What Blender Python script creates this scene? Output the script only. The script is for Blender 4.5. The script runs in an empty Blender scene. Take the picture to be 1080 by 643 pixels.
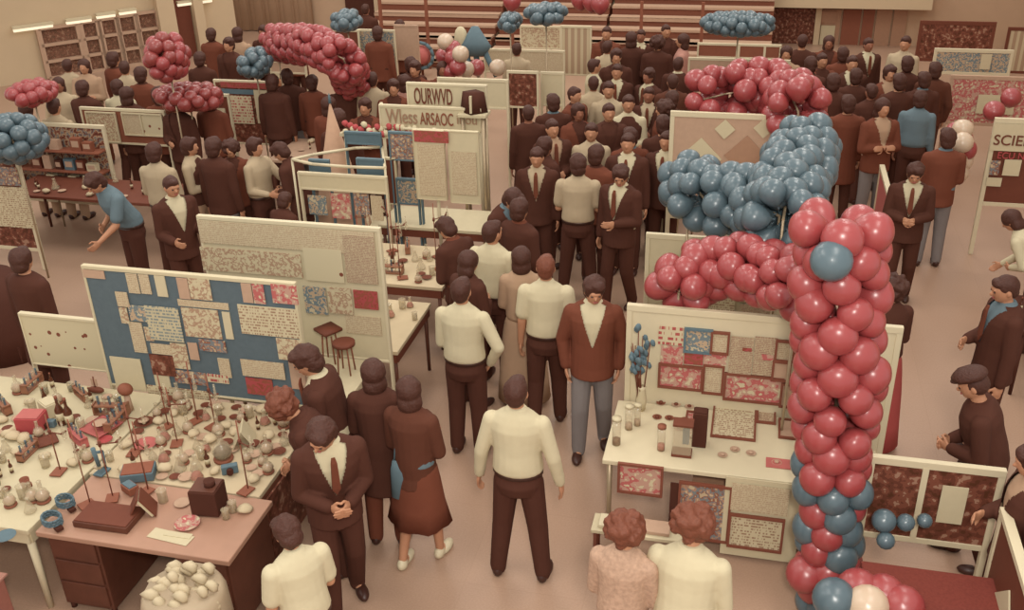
import bpy, bmesh, math, random
from mathutils import Vector, Matrix, noise as mnoise
random.seed(7)
SC = bpy.context.scene; COL = SC.collection
PI = math.pi; V = Vector
# ------------------------------------------------------------------ camera
F_PX, PITCH, YAW, ROLL, CH = 1050.0, math.radians(27), math.radians(14.3), math.radians(-1.65), 5.2
fw = V((-math.sin(YAW)*math.cos(PITCH), math.cos(YAW)*math.cos(PITCH), -math.sin(PITCH)))
rt0 = V((math.cos(YAW), math.sin(YAW), 0))
up0 = V((-math.sin(YAW)*math.sin(PITCH), math.cos(YAW)*math.sin(PITCH), math.cos(PITCH)))
rt = math.cos(ROLL)*rt0 + math.sin(ROLL)*up0
up = math.cos(ROLL)*up0 - math.sin(ROLL)*rt0
EYE = V((0, 0, CH))
def ray(px, py): return fw + (px-540)/F_PX*rt - (py-321.5)/F_PX*up
def P(px, py, z=0.0):
    d = ray(px, py); t = (z-CH)/d.z; return EYE + d*t
def PY(px, py, y):
    d = ray(px, py); return EYE + d*(y/d.y)
cd = bpy.data.cameras.new('camera'); cam = bpy.data.objects.new('camera', cd); COL.objects.link(cam)
cd.sensor_width = 36; cd.lens = 36*F_PX/1080; cd.clip_end = 200
M3 = Matrix((rt, up, -fw)).transposed()
cam.matrix_world = Matrix.Translation(EYE) @ M3.to_4x4()
SC.camera = cam
# ------------------------------------------------------------------ materials
def lin(h):
    h = h.lstrip('#'); o = []
    for i in (0, 2, 4):
        c = int(h[i:i+2], 16)/255; o.append(c/12.92 if c <= .04045 else ((c+.055)/1.055)**2.4)
    return (*o, 1)
MC = {}
def new_mat(name):
    m = bpy.data.materials.new(name); m.use_nodes = True
    nt = m.node_tree; b = nt.nodes['Principled BSDF']; return m, nt, b
def mix_rgb(nt, fac, a, b):
    n = nt.nodes.new('ShaderNodeMix'); n.data_type = 'RGBA'
    for s, v in ((0, fac), (6, a), (7, b)):
        if hasattr(v, 'is_output') or hasattr(v, 'node'): nt.links.new(v, n.inputs[s])
        else: n.inputs[s].default_value = v
    return n.outputs[2]
def sc_(c, k): return (*(min(1, x*k) for x in c[:3]), 1)
def mat(hexc, rough=.65, spec=.25, ns=18, na=.10, bump=0, metal=0, name=None, coat=0):
    key = (hexc, rough, spec, ns, na, bump, metal, coat)
    if key in MC: return MC[key]
    m, nt, b = new_mat(name or 'surface_' + hexc.strip('#'))
    c = lin(hexc); b.inputs['Roughness'].default_value = rough
    b.inputs['Specular IOR Level'].default_value = spec; b.inputs['Metallic'].default_value = metal
    b.inputs['Coat Weight'].default_value = coat
    tc = nt.nodes.new('ShaderNodeTexCoord'); nz = nt.nodes.new('ShaderNodeTexNoise')
    nz.inputs['Scale'].default_value = ns; nz.inputs['Detail'].default_value = 3
    nt.links.new(tc.outputs['Object'], nz.inputs['Vector'])
    nt.links.new(mix_rgb(nt, nz.outputs['Fac'], sc_(c, 1-na), sc_(c, 1+na)), b.inputs['Base Color'])
    if bump:
        bp = nt.nodes.new('ShaderNodeBump'); bp.inputs['Strength'].default_value = bump; bp.inputs['Distance'].default_value = .02
        nt.links.new(nz.outputs['Fac'], bp.inputs['Height']); nt.links.new(bp.outputs[0], b.inputs['Normal'])
    MC[key] = m; return m
def math_n(nt, op, a, b=None):
    n = nt.nodes.new('ShaderNodeMath'); n.operation = op
    for i, v in enumerate((a, b)):
        if v is None: continue
        if isinstance(v, (int, float)): n.inputs[i].default_value = v
        else: nt.links.new(v, n.inputs[i])
    return n.outputs[0]
def coords(nt):
    tc = nt.nodes.new('ShaderNodeTexCoord'); oi = nt.nodes.new('ShaderNodeObjectInfo')
    add = nt.nodes.new('ShaderNodeVectorMath'); add.operation = 'ADD'
    cmb = nt.nodes.new('ShaderNodeCombineXYZ'); r = math_n(nt, 'MULTIPLY', oi.outputs['Random'], 37.0)
    for i in range(3): nt.links.new(r, cmb.inputs[i])
    nt.links.new(tc.outputs['Object'], add.inputs[0]); nt.links.new(cmb.outputs[0], add.inputs[1])
    return tc.outputs['Object'], add.outputs[0]
def text_mat(name, paper, ink, freq=34, dens=.5, vert='Z'):
    m, nt, b = new_mat(name); raw, off = coords(nt)
    sp = nt.nodes.new('ShaderNodeSeparateXYZ'); nt.links.new(off, sp.inputs[0])
    z = math_n(nt, 'MULTIPLY', sp.outputs[vert], freq); fr = math_n(nt, 'FRACT', z); fl = math_n(nt, 'FLOOR', z)
    line = math_n(nt, 'GREATER_THAN', fr, .45)
    cm = nt.nodes.new('ShaderNodeCombineXYZ'); nt.links.new(math_n(nt, 'MULTIPLY', sp.outputs['X'], freq*1.6), cm.inputs[0])
    nt.links.new(math_n(nt, 'MULTIPLY', fl, 3.7), cm.inputs[1])
    nz = nt.nodes.new('ShaderNodeTexNoise'); nz.inputs['Scale'].default_value = 1; nt.links.new(cm.outputs[0], nz.inputs['Vector'])
    word = math_n(nt, 'GREATER_THAN', nz.outputs['Fac'], dens)
    fac = math_n(nt, 'MULTIPLY', line, word)
    nt.links.new(mix_rgb(nt, fac, lin(paper), lin(ink)), b.inputs['Base Color'])
    b.inputs['Roughness'].default_value = .6; b.inputs['Specular IOR Level'].default_value = .2
    return m
def pict_mat(name, cols, scale=9, kind='noise'):
    m, nt, b = new_mat(name); raw, off = coords(nt)
    t = nt.nodes.new('ShaderNodeTexNoise' if kind == 'noise' else 'ShaderNodeTexVoronoi')
    t.inputs['Scale'].default_value = scale; nt.links.new(off, t.inputs['Vector'])
    fac = t.outputs['Fac'] if kind == 'noise' else t.outputs['Distance']
    r = nt.nodes.new('ShaderNodeValToRGB'); r.color_ramp.interpolation = 'CONSTANT'
    el = r.color_ramp.elements
    lo, hi = (.36, .62) if kind == 'noise' else (.18, .7)
    for i, c in enumerate(cols):
        p = 0 if i == 0 else lo + (hi-lo)*(i-1)/max(1, len(cols)-2)
        if i < 2: e = el[i]; e.position = p
        else: e = el.new(p)
        e.color = lin(c)
    nt.links.new(fac, r.inputs[0]); nt.links.new(r.outputs[0], b.inputs['Base Color'])
    b.inputs['Roughness'].default_value = .55; b.inputs['Specular IOR Level'].default_value = .2
    return m
CREAM, LCREAM, TAN, PTAN, BROWN, MID, DARK, RED, BLUE, PINK = '#c3b595', '#cbbd9e', '#a27c63', '#b3937b', '#6b3a2a', '#86503c', '#4c2b21', '#a84848', '#5b6d74', '#b0605a'
m_cream = mat(CREAM, na=.05); m_white = mat(LCREAM, .5, .3, na=.03, name='white_paint'); m_tan = mat(TAN); m_ptan = mat(PTAN)
m_brown = mat(BROWN); m_mid = mat(MID); m_dark = mat(DARK, .8, .15); m_red = mat(RED); m_blue = mat(BLUE); m_pink = mat(PINK)
m_wood = mat('#8f6048', .5, .3, 8, .25, name='wood'); m_dwood = mat('#5c3527', .5, .3, 8, .3, name='dark_wood')
m_metal = mat('#a89478', .35, .5, metal=.4, name='dull_metal'); m_skin = mat('#b38062', .55, .25, 25, .08, name='skin'); m_skin2 = mat('#93604a', .55, .25, 25, .08, name='brown_skin')
m_eye = mat('#3c221a', .3, .5); m_lip = mat('#a05850', .5, .3)
def glass(name, hexc, a=.45):
    m, nt, b = new_mat(name); b.inputs['Base Color'].default_value = lin(hexc); b.inputs['Roughness'].default_value = .12
    b.inputs['Specular IOR Level'].default_value = .6; b.inputs['Alpha'].default_value = a; return m
g_clear = glass('clear_glass', '#cbbb9c', .38); g_blue = glass('blue_glass', '#5b7480', .7); g_brown = glass('brown_glass', '#5a3020', .9)
tx = dict(
 dark=text_mat('typed_dark', '#c3b595', '#96775f', 38), dark2=text_mat('typed_fine', '#bfae8f', '#ad9479', 60, .48), blue=text_mat('handwriting_blue', '#bdb090', '#7d8480', 34, .47),
 red=text_mat('print_red', '#c3b595', '#a5504c', 22), big=text_mat('large_print', '#c3b595', '#86503c', 13, .47), page=text_mat('newspaper', '#b3a083', '#957460', 70, .47),
 flat=text_mat('flat_typed', '#c3b595', '#9a7a62', 38, .5, 'Y'), flatpage=text_mat('flat_newspaper', '#b8a486', '#8f6a55', 60, .45, 'Y'),
 plain=m_cream, tanp=m_ptan,
 pics=pict_mat('small_pictures', ['#c3b595', '#bfb090', '#a5856c', '#c3b595'], 26), pinkp=pict_mat('pink_picture', ['#c3b595', '#b0605c', '#b58e7c', '#c3b595'], 17),
 redp=pict_mat('red_picture', ['#8a4536', '#a34a4a', '#8e4e3e', '#a34a4a'], 18), bluep=pict_mat('blue_picture', ['#bfae8f', '#6f7a7c', '#b39a7e', '#66747a'], 20),
 darkp=pict_mat('dark_picture', ['#54301f', '#64382a', '#784636', '#9a7560'], 18), mixp=pict_mat('mixed_picture', ['#bfae8f', '#a88068', '#74797a', '#8a5a48', '#b5a082'], 22),
 dots=pict_mat('specimens', ['#7a4535', '#c3b595', '#c3b595'], 9, 'vor'), goods=pict_mat('goods', ['#5c3023', '#784636', '#a08468', '#6e6a68', '#6b3a2a'], 16),
 stripes=text_mat('striped', '#bfae8f', '#a58a70', 9, .3, 'X'))
# ------------------------------------------------------------------ mesh builder
class MB:
    def __init__(s): s.v = []; s.f = []; s.mi = []; s.sm = []
    def add(s, vs, fs, mi=0, sm=False):
        o = len(s.v); s.v += [tuple(v) for v in vs]
        for f in fs: s.f.append([o+i for i in f]); s.mi.append(mi); s.sm.append(sm)
        return s
    def box(s, c, d, rz=0, mi=0, M=None):
        c = V(c); hx, hy, hz = d[0]/2, d[1]/2, d[2]/2; R = M if M else Matrix.Rotation(rz, 3, 'Z')
        vs = [c + R @ V((x*hx, y*hy, z*hz)) for x in (-1, 1) for y in (-1, 1) for z in (-1, 1)]
        return s.add(vs, [(0, 1, 3, 2), (4, 6, 7, 5), (0, 4, 5, 1), (2, 3, 7, 6), (0, 2, 6, 4), (1, 5, 7, 3)], mi)
    def bb(s, x0, x1, y0, y1, z0, z1, mi=0): return s.box(((x0+x1)/2, (y0+y1)/2, (z0+z1)/2), (abs(x1-x0), abs(y1-y0), abs(z1-z0)), 0, mi)
    def cyl(s, a, b, r0, r1=None, seg=12, mi=0, sm=True):
        a = V(a); b = V(b); r1 = r0 if r1 is None else r1; d = (b-a).normalized()
        u = d.orthogonal().normalized(); w = d.cross(u)
        vs = []
        for c, r in ((a, r0), (b, r1)):
            for i in range(seg): t = 2*PI*i/seg; vs.append(c + r*(math.cos(t)*u + math.sin(t)*w))
        s.add(vs, [(i, (i+1) % seg, seg+(i+1) % seg, seg+i) for i in range(seg)], mi, sm)
        o = len(s.v)-2*seg; s.f.append([o+i for i in range(seg)][::-1]); s.f.append([o+seg+i for i in range(seg)]); s.mi += [mi]*2; s.sm += [False]*2
        return s
    def tube(s, pts, r, seg=6, mi=0):
        for a, b in zip(pts, pts[1:]): s.cyl(a, b, r, r, seg, mi)
        return s
    def lathe(s, prof, c=(0, 0, 0), seg=14, mi=0, M=None, sm=True):
        c = V(c); M = M or Matrix.Identity(3); vs = []; n = len(prof)
        for r, z in prof:
            for i in range(seg): t = 2*PI*i/seg; vs.append(c + M @ V((r*math.cos(t), r*math.sin(t), z)))
        fs = [(k*seg+i, k*seg+(i+1) % seg, (k+1)*seg+(i+1) % seg, (k+1)*seg+i) for k in range(n-1) for i in range(seg)]
        fs += [tuple(range(seg))[::-1], tuple((n-1)*seg+i for i in range(seg))]
        return s.add(vs, fs, mi, sm)
    def ell(s, c, r, seg=12, rings=8, mi=0, M=None, zmin=None, nz=0):
        c = V(c); M = M or Matrix.Identity(3); vs = []; fs = []
        r = (r, r, r) if isinstance(r, (int, float)) else r
        for k in range(rings+1):
            ph = PI*k/rings
            for i in range(seg):
                t = 2*PI*i/seg; p = V((r[0]*math.sin(ph)*math.cos(t), r[1]*math.sin(ph)*math.sin(t), r[2]*math.cos(ph)))
                if k in (0, rings): p = V((0, 0, r[2]*math.cos(ph)))
                if nz: p *= 1 + nz*mnoise.noise(V(p)*22 + c)
                q = c + M @ p
                if zmin is not None and q.z < zmin: q.z = zmin
                vs.append(q)
        for k in range(rings):
            for i in range(seg): fs.append((k*seg+i, (k+1)*seg+i, (k+1)*seg+(i+1) % seg, k*seg+(i+1) % seg))
        return s.add(vs, fs, mi, True)
    def caps(s, a, b, r0, r1, seg=12, mi=0):
        a = V(a); b = V(b); d = (b-a); L = d.length
        if L < 1e-5: return s.ell(a, r0)
        q = V((0, 0, 1)).rotation_difference(d/L).to_matrix(); pr = []
        for k in range(1, 5): t = PI/2*k/4; pr.append((r0*math.sin(t), -r0*math.cos(t)))
        for k in range(0, 4): t = PI/2*k/4; pr.append((r1*math.cos(t), L + r1*math.sin(t)))
        return s.lathe(pr, a, seg, mi, q)
    def loft(s, rings, T=lambda p: p, seg=20, mi=0):
        vs = []; n = len(rings)
        for (z, rx, ry, cy) in rings:
            for i in range(seg): t = 2*PI*i/seg; vs.append(T(V((rx*math.cos(t), cy + ry*math.sin(t), z))))
        fs = [(k*seg+i, k*seg+(i+1) % seg, (k+1)*seg+(i+1) % seg, (k+1)*seg+i) for k in range(n-1) for i in range(seg)]
        fs += [tuple(range(seg))[::-1], tuple((n-1)*seg+i for i in range(seg))]
        return s.add(vs, fs, mi, True)
    def mesh(s, name, mats, loc=(0, 0, 0), fix=False):
        me = bpy.data.meshes.new(name); L = V(loc)
        me.from_pydata([V(v)-L for v in s.v], [], s.f)
        for m in (mats if isinstance(mats, (list, tuple)) else [mats]): me.materials.append(m)
        me.polygons.foreach_set('material_index', s.mi); me.polygons.foreach_set('use_smooth', s.sm)
        if fix:
            bm = bmesh.new(); bm.from_mesh(me); bmesh.ops.remove_doubles(bm, verts=bm.verts, dist=1e-5)
            bmesh.ops.recalc_face_normals(bm, faces=bm.faces); bm.to_mesh(me); bm.free()
        me.update(); return me
    def build(s, name, mats, parent=None, loc=(0, 0, 0), bevel=0, fix=True):
        me = s.mesh(name, mats, loc, fix); return link(name, me, parent, loc, bevel)
def link(name, me, parent=None, loc=(0, 0, 0), bevel=0):
    o = bpy.data.objects.new(name, me); COL.objects.link(o)
    if parent is not None: o.parent = parent
    o.location = loc
    if bevel:
        md = o.modifiers.new('bevel', 'BEVEL'); md.width = bevel; md.segments = 2; md.limit_method = 'ANGLE'
    return o
def empty(name, loc=(0, 0, 0), rz=0, label=None, cat=None, group=None):
    o = bpy.data.objects.new(name, None); COL.objects.link(o); o.location = loc; o.rotation_euler = (0, 0, rz); o.empty_display_size = .1
    if label: tag(o, label, cat, group)
    return o
def tag(o, label, cat, group=None):
    o['label'] = label; o['category'] = cat
    if group: o['group'] = group
    return o
def struct(o): o['kind'] = 'structure'; return o
def dup(root, loc, rz=0, scale=1):
    r = root.copy(); COL.objects.link(r); r.location = loc; r.rotation_euler = (0, 0, rz); r.scale = (scale,)*3
    for ch in root.children:
        c = ch.copy(); COL.objects.link(c); c.parent = r
        for g in ch.children:
            d = g.copy(); COL.objects.link(d); d.parent = c
    return r
# ------------------------------------------------------------------ room
def floor_mat():
    m, nt, b = new_mat('vinyl_floor'); tc = nt.nodes.new('ShaderNodeTexCoord')
    n1 = nt.nodes.new('ShaderNodeTexNoise'); n1.inputs['Scale'].default_value = 70; n1.inputs['Detail'].default_value = 2
    n2 = nt.nodes.new('ShaderNodeTexNoise'); n2.inputs['Scale'].default_value = .7
    br = nt.nodes.new('ShaderNodeTexBrick'); br.inputs['Scale'].default_value = 1; br.offset = 0
    br.inputs['Brick Width'].default_value = .9; br.inputs['Row Height'].default_value = .9; br.inputs['Mortar Size'].default_value = .004
    br.inputs['Color1'].default_value = (1, 1, 1, 1); br.inputs['Color2'].default_value = (.97, .97, .97, 1); br.inputs['Mortar'].default_value = (.93, .92, .91, 1)
    for n in (n1, n2, br): nt.links.new(tc.outputs['Object'], n.inputs['Vector'])
    c = mix_rgb(nt, n1.outputs['Fac'], lin('#96755f'), lin('#bc9f88'))
    c2 = mix_rgb(nt, n2.outputs['Fac'], lin('#9d7a64'), lin('#b0907a'))
    c = mix_rgb(nt, .5, c, c2)
    mm = nt.nodes.new('ShaderNodeMix'); mm.data_type = 'RGBA'; mm.blend_type = 'MULTIPLY'; mm.inputs[0].default_value = 1
    nt.links.new(c, mm.inputs[6]); nt.links.new(br.outputs['Color'], mm.inputs[7]); nt.links.new(mm.outputs[2], b.inputs['Base Color'])
    b.inputs['Roughness'].default_value = .38; b.inputs['Specular IOR Level'].default_value = .35
    return m
YB = 24.0
struct(MB().bb(-19, 7.5, -1.5, YB+.2, -.1, 0).build('floor', floor_mat()))
wall_m = mat('#b5977c', .8, .15, 3, .06, name='painted_wall'); wall_l = mat('#c2ab8c', .8, .15, 3, .05, name='pale_wall')
struct(MB().bb(-19, 7.5, YB, YB+.2, 0, 5).build('wall_back', wall_m))
struct(MB().bb(6.2, 6.4, 8, YB, 0, 5).build('wall_right', wall_m))
# long left wall runs diagonally: base from behind the left stalls to the back corner
A = P(-70, 103, 0); B = P(232, 54, 0); dirL = (B-A); dirL.z = 0; LL = dirL.length; dirL.normalize(); nL = V((dirL.y, -dirL.x, 0)); angL = math.atan2(dirL.y, dirL.x)
def onL(px, py):
    d = ray(px, py); t = (A-EYE).dot(nL)/d.dot(nL); p = EYE + d*t; return (p-A).dot(dirL), p.z
ML = Matrix.Rotation(angL, 3, 'Z')
def boxL(mb, s0, s1, z0, z1, out0=0, out1=.1, mi=0):
    c = A + dirL*(s0+s1)/2 + nL*(out0+out1)/2; c.z = (z0+z1)/2
    return mb.box(c, (abs(s1-s0), abs(out1-out0), abs(z1-z0)), mi=mi, M=ML)
mb = MB(); boxL(mb, -2, LL+.5, 0, 5, -.25, 0); struct(mb.build('wall_left', wall_l))
# windows along the left wall, each a frame with panes onto dim shelves
wx = [(38, 79), (82, 100), (102, 120), (121, 140), (141, 163)]
for i, (a, b) in enumerate(wx):
    s0, zt = onL(a, 33 - .16*a); s1, _ = onL(b, 33-.16*b); _, zb = onL(a, 88-.16*a)
    _, zt = onL((a+b)/2, 37-.16*(a+b)/2); _, zb = onL((a+b)/2, 90-.16*(a+b)/2)
    w = empty('window_%d' % (i+1), (0, 0, 0)); struct(w)
    mb = MB(); boxL(mb, s0, s1, zb, zt, .0, .03); mb.build('shelf_display', tx['darkp'], w)
    mb = MB(); t = .05
    boxL(mb, s0-t, s0+t, zb, zt, .03, .12); boxL(mb, s1-t, s1+t, zb, zt, .03, .12)
    for k in range(4): z = zb+(zt-zb)*k/3; boxL(mb, s0, s1, z-.03, z+.03, .03, .12)
    mb.build('window_frame', m_ptan, w)
    mb = MB(); boxL(mb, s0, s1, zb, zt, .05, .06); mb.build('pane', glass('window_glass', '#a88a70', .12), w)
# pale structural columns, doorway and strip lights by the left wall
mb = MB()
for a, b in ((168, 186), (206, 216)):
    s0, _ = onL(a, 40); s1, _ = onL(b, 40); boxL(mb, s0, s1, 0, 5, 0, .25)
struct(mb.build('trim_1', wall_l))
s0, _ = onL(187, 40); s1, _ = onL(205, 40)
mb = MB(); boxL(mb, s0, s1, 0, 3.4, 0, .05); struct(mb.build('door_1', m_brown))
m_em, nt, b_ = new_mat('fluorescent_tube'); b_.inputs['Emission Color'].default_value = lin('#e8dcc0'); b_.inputs['Emission Strength'].default_value = 1.0; b_.inputs['Base Color'].default_value = lin('#cbbd9e')
for i, (a, ay, b, by) in enumerate(((12, 31.5, 55, 25.5), (68, 23.5, 95, 19), (100, 17.5, 120, 14.5), (124, 13.5, 142, 10.5), (185, 4.5, 222, -1))):
    s0, z0 = onL(a, ay); s1, z1 = onL(b, by); e = empty('strip_light', A + dirL*(s0+s1)/2 + V((0, 0, z0)) + nL*.1, 0, '%s bright fluorescent strip light above the left wall windows' % ['leftmost', 'second from left', 'middle', 'short fourth', 'rightmost'][i], 'ceiling light', 'strip lights over the left windows')
    mb = MB(); c = e.location; Ls = s1-s0
    mb.box((0, 0, .05), (Ls, .14, .05), M=ML); mb.build('housing', m_white, e)
    mb = MB(); mb.cyl(-dirL*Ls*.48, dirL*Ls*.48, .045, .045, 10); mb.build('tube', m_em, e)
# back wall details
def backx(px, py=30): return PY(px, py, YB).x
def backz(py, px=540): return PY(px, py, YB).z
def onB(name, l, t, r, b, m, d=.05, st=True):
    x0 = PY(l, (t+b)/2, YB-d).x; x1 = PY(r, (t+b)/2, YB-d).x; z1 = PY((l+r)/2, t, YB-d).z; z0 = PY((l+r)/2, b, YB-d).z
    o = MB().bb(x0, x1, YB-d, YB, max(0, z0), z1).build(name, m)
    return struct(o)
mb = MB(); x0 = backx(224); x1 = backx(335)
n = 22
for i in range(n): x = x0+(x1-x0)*i/n; mb.cyl((x, YB-.12, 0.02), (x, YB-.12, 4.4), .10+.03*(i % 3), None, 10)
tag(mb.build('curtain', wall_m), 'pale hanging curtain in folds against the back wall at left', 'curtain')
onB('door_2', 366, -12, 396, 60, m_dark, .06); onB('trim_2', 396, -12, 428, 60, wall_l, .12)
onB('door_3', 812, 9, 858, 60, tx['darkp'], .06); onB('trim_3', 858, 6, 864, 70, wall_l, .15)
for i, (a, b) in enumerate(((864, 884), (886, 905), (907, 919), (921, 937), (939, 953))):
    onB('door_%d' % (i+4), a, 10, b, 75, [m_tan, m_mid, m_mid, m_tan, m_tan][i], .06)
for i, (a, t, b, bb_) in enumerate(((865, 27, 880, 47), (866, 12, 882, 24))):
    onB('trim_%d' % (i+4), a, t, b, bb_, [m_cream, m_tan][i], .09)
onB('trim_6', 560, -14, 985, 7, wall_l, .5)
onB('trim_7', 632, 8, 690, 20, m_mid, .1)
# bleacher seating in front of the back wall
def bleacher(name, px0, px1, label, n=9):
    x0 = backx(px0, 50); x1 = backx(px1, 50); e = empty(name, ((x0+x1)/2, YB-1.5, 0), 0, label, 'bleachers')
    mb = MB(); mr = MB()
    for k in range(n):
        y = YB-3.4+.36*k; z = .15+.17*k
        mb.bb(x0, x1, y, y+.30, z, z+.05); mr.bb(x0, x1, y+.04, y+.36, max(0, z-.14), z)
        if k % 2 == 0: mb.bb(x0, x1, y, y+.02, z-.03, z+.05)
    L = e.location
    mb.v = [V(v)-L for v in mb.v]; mr.v = [V(v)-L for v in mr.v]
    mb.build('plank_rows', m_ptan, e); mr.build('riser_rows', m_mid, e)
    for q in (.25, .6): x = x0+(x1-x0)*q; MB().bb(x-.03-L.x, x+.03-L.x, YB-3.5-L.y, YB-3.44-L.y, 0, 1.5).build('rail', m_mid, e)
bleacher('bleachers', 428, 548, 'stepped wooden bleachers against the back wall, left of the stairway'); bleacher('bleachers', 552, 652, 'stepped wooden bleachers behind the pale display boards at back centre'); bleacher('bleachers', 655, 812, 'stepped wooden bleachers at the back beyond the crowd on the right')
# ------------------------------------------------------------------ boards and sheets
NSH = 0
def sheet_rect(y, l, t, r, b):
    mx, my = (l+r)/2, (t+b)/2
    return PY(l, my, y).x, PY(r, my, y).x, PY(mx, b, y).z, PY(mx, t, y).z
def sheet(y, l, t, r, b, kind, label=None, parent=None, frame=None, name='poster', group=None, th=.008):
    """a sheet (or framed picture) on a board whose face is the plane Y=y"""
    x0, x1, z0, z1 = sheet_rect(y, l, t, r, b); c = V(((x0+x1)/2, y-th/2, (z0+z1)/2)); w, h = abs(x1-x0)/2, abs(z1-z0)/2
    global NSH; NSH += 1; c.y -= .0007*(NSH % 14)
    m = tx[kind] if isinstance(kind, str) else kind
    if parent is not None:
        pm = parent.location; c = c-pm
        o = MB().bb(-w, w, -th/2, th/2, -h, h).build(name, m, parent, (0, 0, 0)); o.location = c; return o
    if frame is None:
        o = MB().bb(-w, w, -th/2, th/2, -h, h).build(name, m); o.location = c
        return tag(o, label, 'poster', group)
    e = empty('framed_picture', c, 0, label, 'picture', group)
    MB().bb(-w, w, -th/2, th/2, -h, h).build('print', m, e)
    f = .018; g = MB()
    g.bb(-w-f, -w, -.02, .005, -h-f, h+f); g.bb(w, w+f, -.02, .005, -h-f, h+f); g.bb(-w, w, -.02, .005, h, h+f); g.bb(-w, w, -.02, .005, -h-f, -h)
    g.build('frame', frame, e)
    return e
OBB = []
def board(name, x0, x1, y, z0, z1, m, label, posts=True, frame=m_white, th=.03, fw_=.03, cat='display board', base=0.0, rz=0, mids=()):
    OBB.append((x0, x1, y, y+th)); e = empty(name, ((x0+x1)/2, y+th/2, base), rz, label, cat); w = (x1-x0)/2
    MB().bb(-w, w, -th/2+.001, th/2, z0-base, z1-base).build('panel', m, e)
    MB().bb(-w-fw_, w+fw_, -th/2-.008, th/2+.008, z1-base-.01, z1-base+fw_).build('rail', frame, e, bevel=.004)
    MB().bb(-w, w, -th/2-.008, th/2+.008, z0-base-fw_, z0-base).build('rail', frame, e, bevel=.004)
    for s in (-1, 1):
        MB().bb(s*w-(fw_ if s < 0 else 0), s*w+(fw_ if s > 0 else 0), -th/2-.008, th/2+.008, 0 if posts else z0-base, z1-base).build('post', frame, e, bevel=.004)
    for q in mids: MB().bb(-w+2*w*q-.02, -w+2*w*q+.02, -th/2-.01, th/2, z0-base, z1-base).build('post', frame, e)
    return e
def board_px(name, y, l, t, r, b, m, label, **k):
    x0, x1, z0, z1 = sheet_rect(y, l, t, r, b)
    return board(name, x0, x1, y, max(.02, z0), z1, m, label, **k), (x0, x1, z0, z1)
# A: blue pin board
YA = 6.32
bA = board('pin_board', -5.2, -3.36, YA, .78, 1.88, mat('#5b666b', .8, .1, 30, .12, name='blue_felt'), 'large blue felt pin board covered in sheets behind the left lab table', frame=m_cream, fw_=.022, cat='pin board')
def cA(u, v): return 80+u/4.288, 270+v/4.288
SA = [(35, 62, 130, 98, 'tanp', 'small rounded pink paper label at top left corner of blue board'), (235, 78, 285, 165, 'dark2', 'narrow typed slip, first of the pair near top left of blue board'),
 (292, 82, 337, 168, 'dark2', 'narrow typed slip, second of the pair near top left of blue board'), (365, 88, 411, 180, 'plain', 'lone blank cream slip at the top of the blue board'),
 (465, 98, 513, 190, 'tanp', 'tan slip left of the diagram card at the top of blue board'), (517, 102, 612, 194, 'pics', 'cream diagram card at top centre of blue board'),
 (755, 122, 800, 207, 'tanp', 'tan slip at top right of blue board'), (805, 126, 855, 212, 'pinkp', 'reddish photo slip at top right of blue board'),
 (890, 128, 1003, 212, 'pinkp', 'white card with a red spot at top right corner of blue board'), (188, 160, 240, 225, 'dark2', 'small tan page at left beside the photo on blue board'),
 (205, 230, 240, 300, 'pics', 'small curled picture at left edge of the sheet group on blue board'), (247, 222, 323, 290, 'bluep', 'bluish photograph at upper left of the sheet group on blue board'),
 (330, 228, 478, 378, 'blue', 'large cream sheet of blue handwriting in the middle of blue board'), (465, 203, 690, 232, 'dark2', 'long thin heading strip above the diagram sheet on blue board'),
 (490, 238, 652, 366, 'pics', 'large cream sheet with rows of small diagrams on blue board'), (672, 252, 706, 372, 'plain', 'thin curled white strip right of the diagram sheet on blue board'),
 (255, 298, 312, 432, 'dark2', 'tall typed column under the bluish photograph on blue board'), (316, 320, 350, 380, 'pics', 'tiny picture beside the tall typed column on blue board'),
 (745, 228, 1005, 358, 'dark', 'largest typed sheet at right of blue board'), (915, 373, 1030, 468, 'pics', 'cream drawing sheet under the largest typed sheet on blue board'),
 (440, 393, 510, 505, 'pics', 'vertical strip of two small drawings low on blue board'), (515, 390, 556, 465, 'tanp', 'tan page between the drawings strip and photo card on blue board'),
 (562, 377, 680, 428, 'mixp', 'coloured photo card below the diagram sheet on blue board'), (345, 395, 435, 440, 'dark2', 'tan typed slip under the handwritten sheet on blue board'),
 (345, 445, 450, 535, 'darkp', 'dark photograph low on the left of blue board'), (175, 458, 308, 600, 'plain', 'plain white card low at left of blue board'),
 (755, 472, 945, 545, 'dark2', 'wide typed strip low at right of blue board'), (972, 480, 1050, 600, 'tanp', 'blank tan sheet at lower right corner of blue board'),
 (775, 552, 893, 625, 'redp', 'red picture card at the bottom right of blue board'), (650, 462, 700, 545, 'dark2', 'small upright typed page low in middle of blue board'),
 (598, 535, 692, 570, 'red', 'small pink printed label low in middle of blue board'), (362, 538, 428, 590, 'plain', 'small square white card low at left middle of blue board'),
 (450, 520, 590, 575, 'mixp', 'mottled picture low in middle of blue board'), (330, 595, 600, 632, 'dark', 'wide typed sheet along the bottom of blue board')]
for (u0, v0, u1, v1, k, lb) in SA:
    l, t = cA(u0, v0); r, b = cA(u1, v1); sheet(YA, l, t, r, b, k, lb)
# B: small specimen board at far left
eB = board('specimen_board', -6.12, -5.28, 6.5, .78, 1.27, tx['dots'], 'cream board mounted with small dark specimens left of blue board', frame=m_white, fw_=.015)
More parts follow.
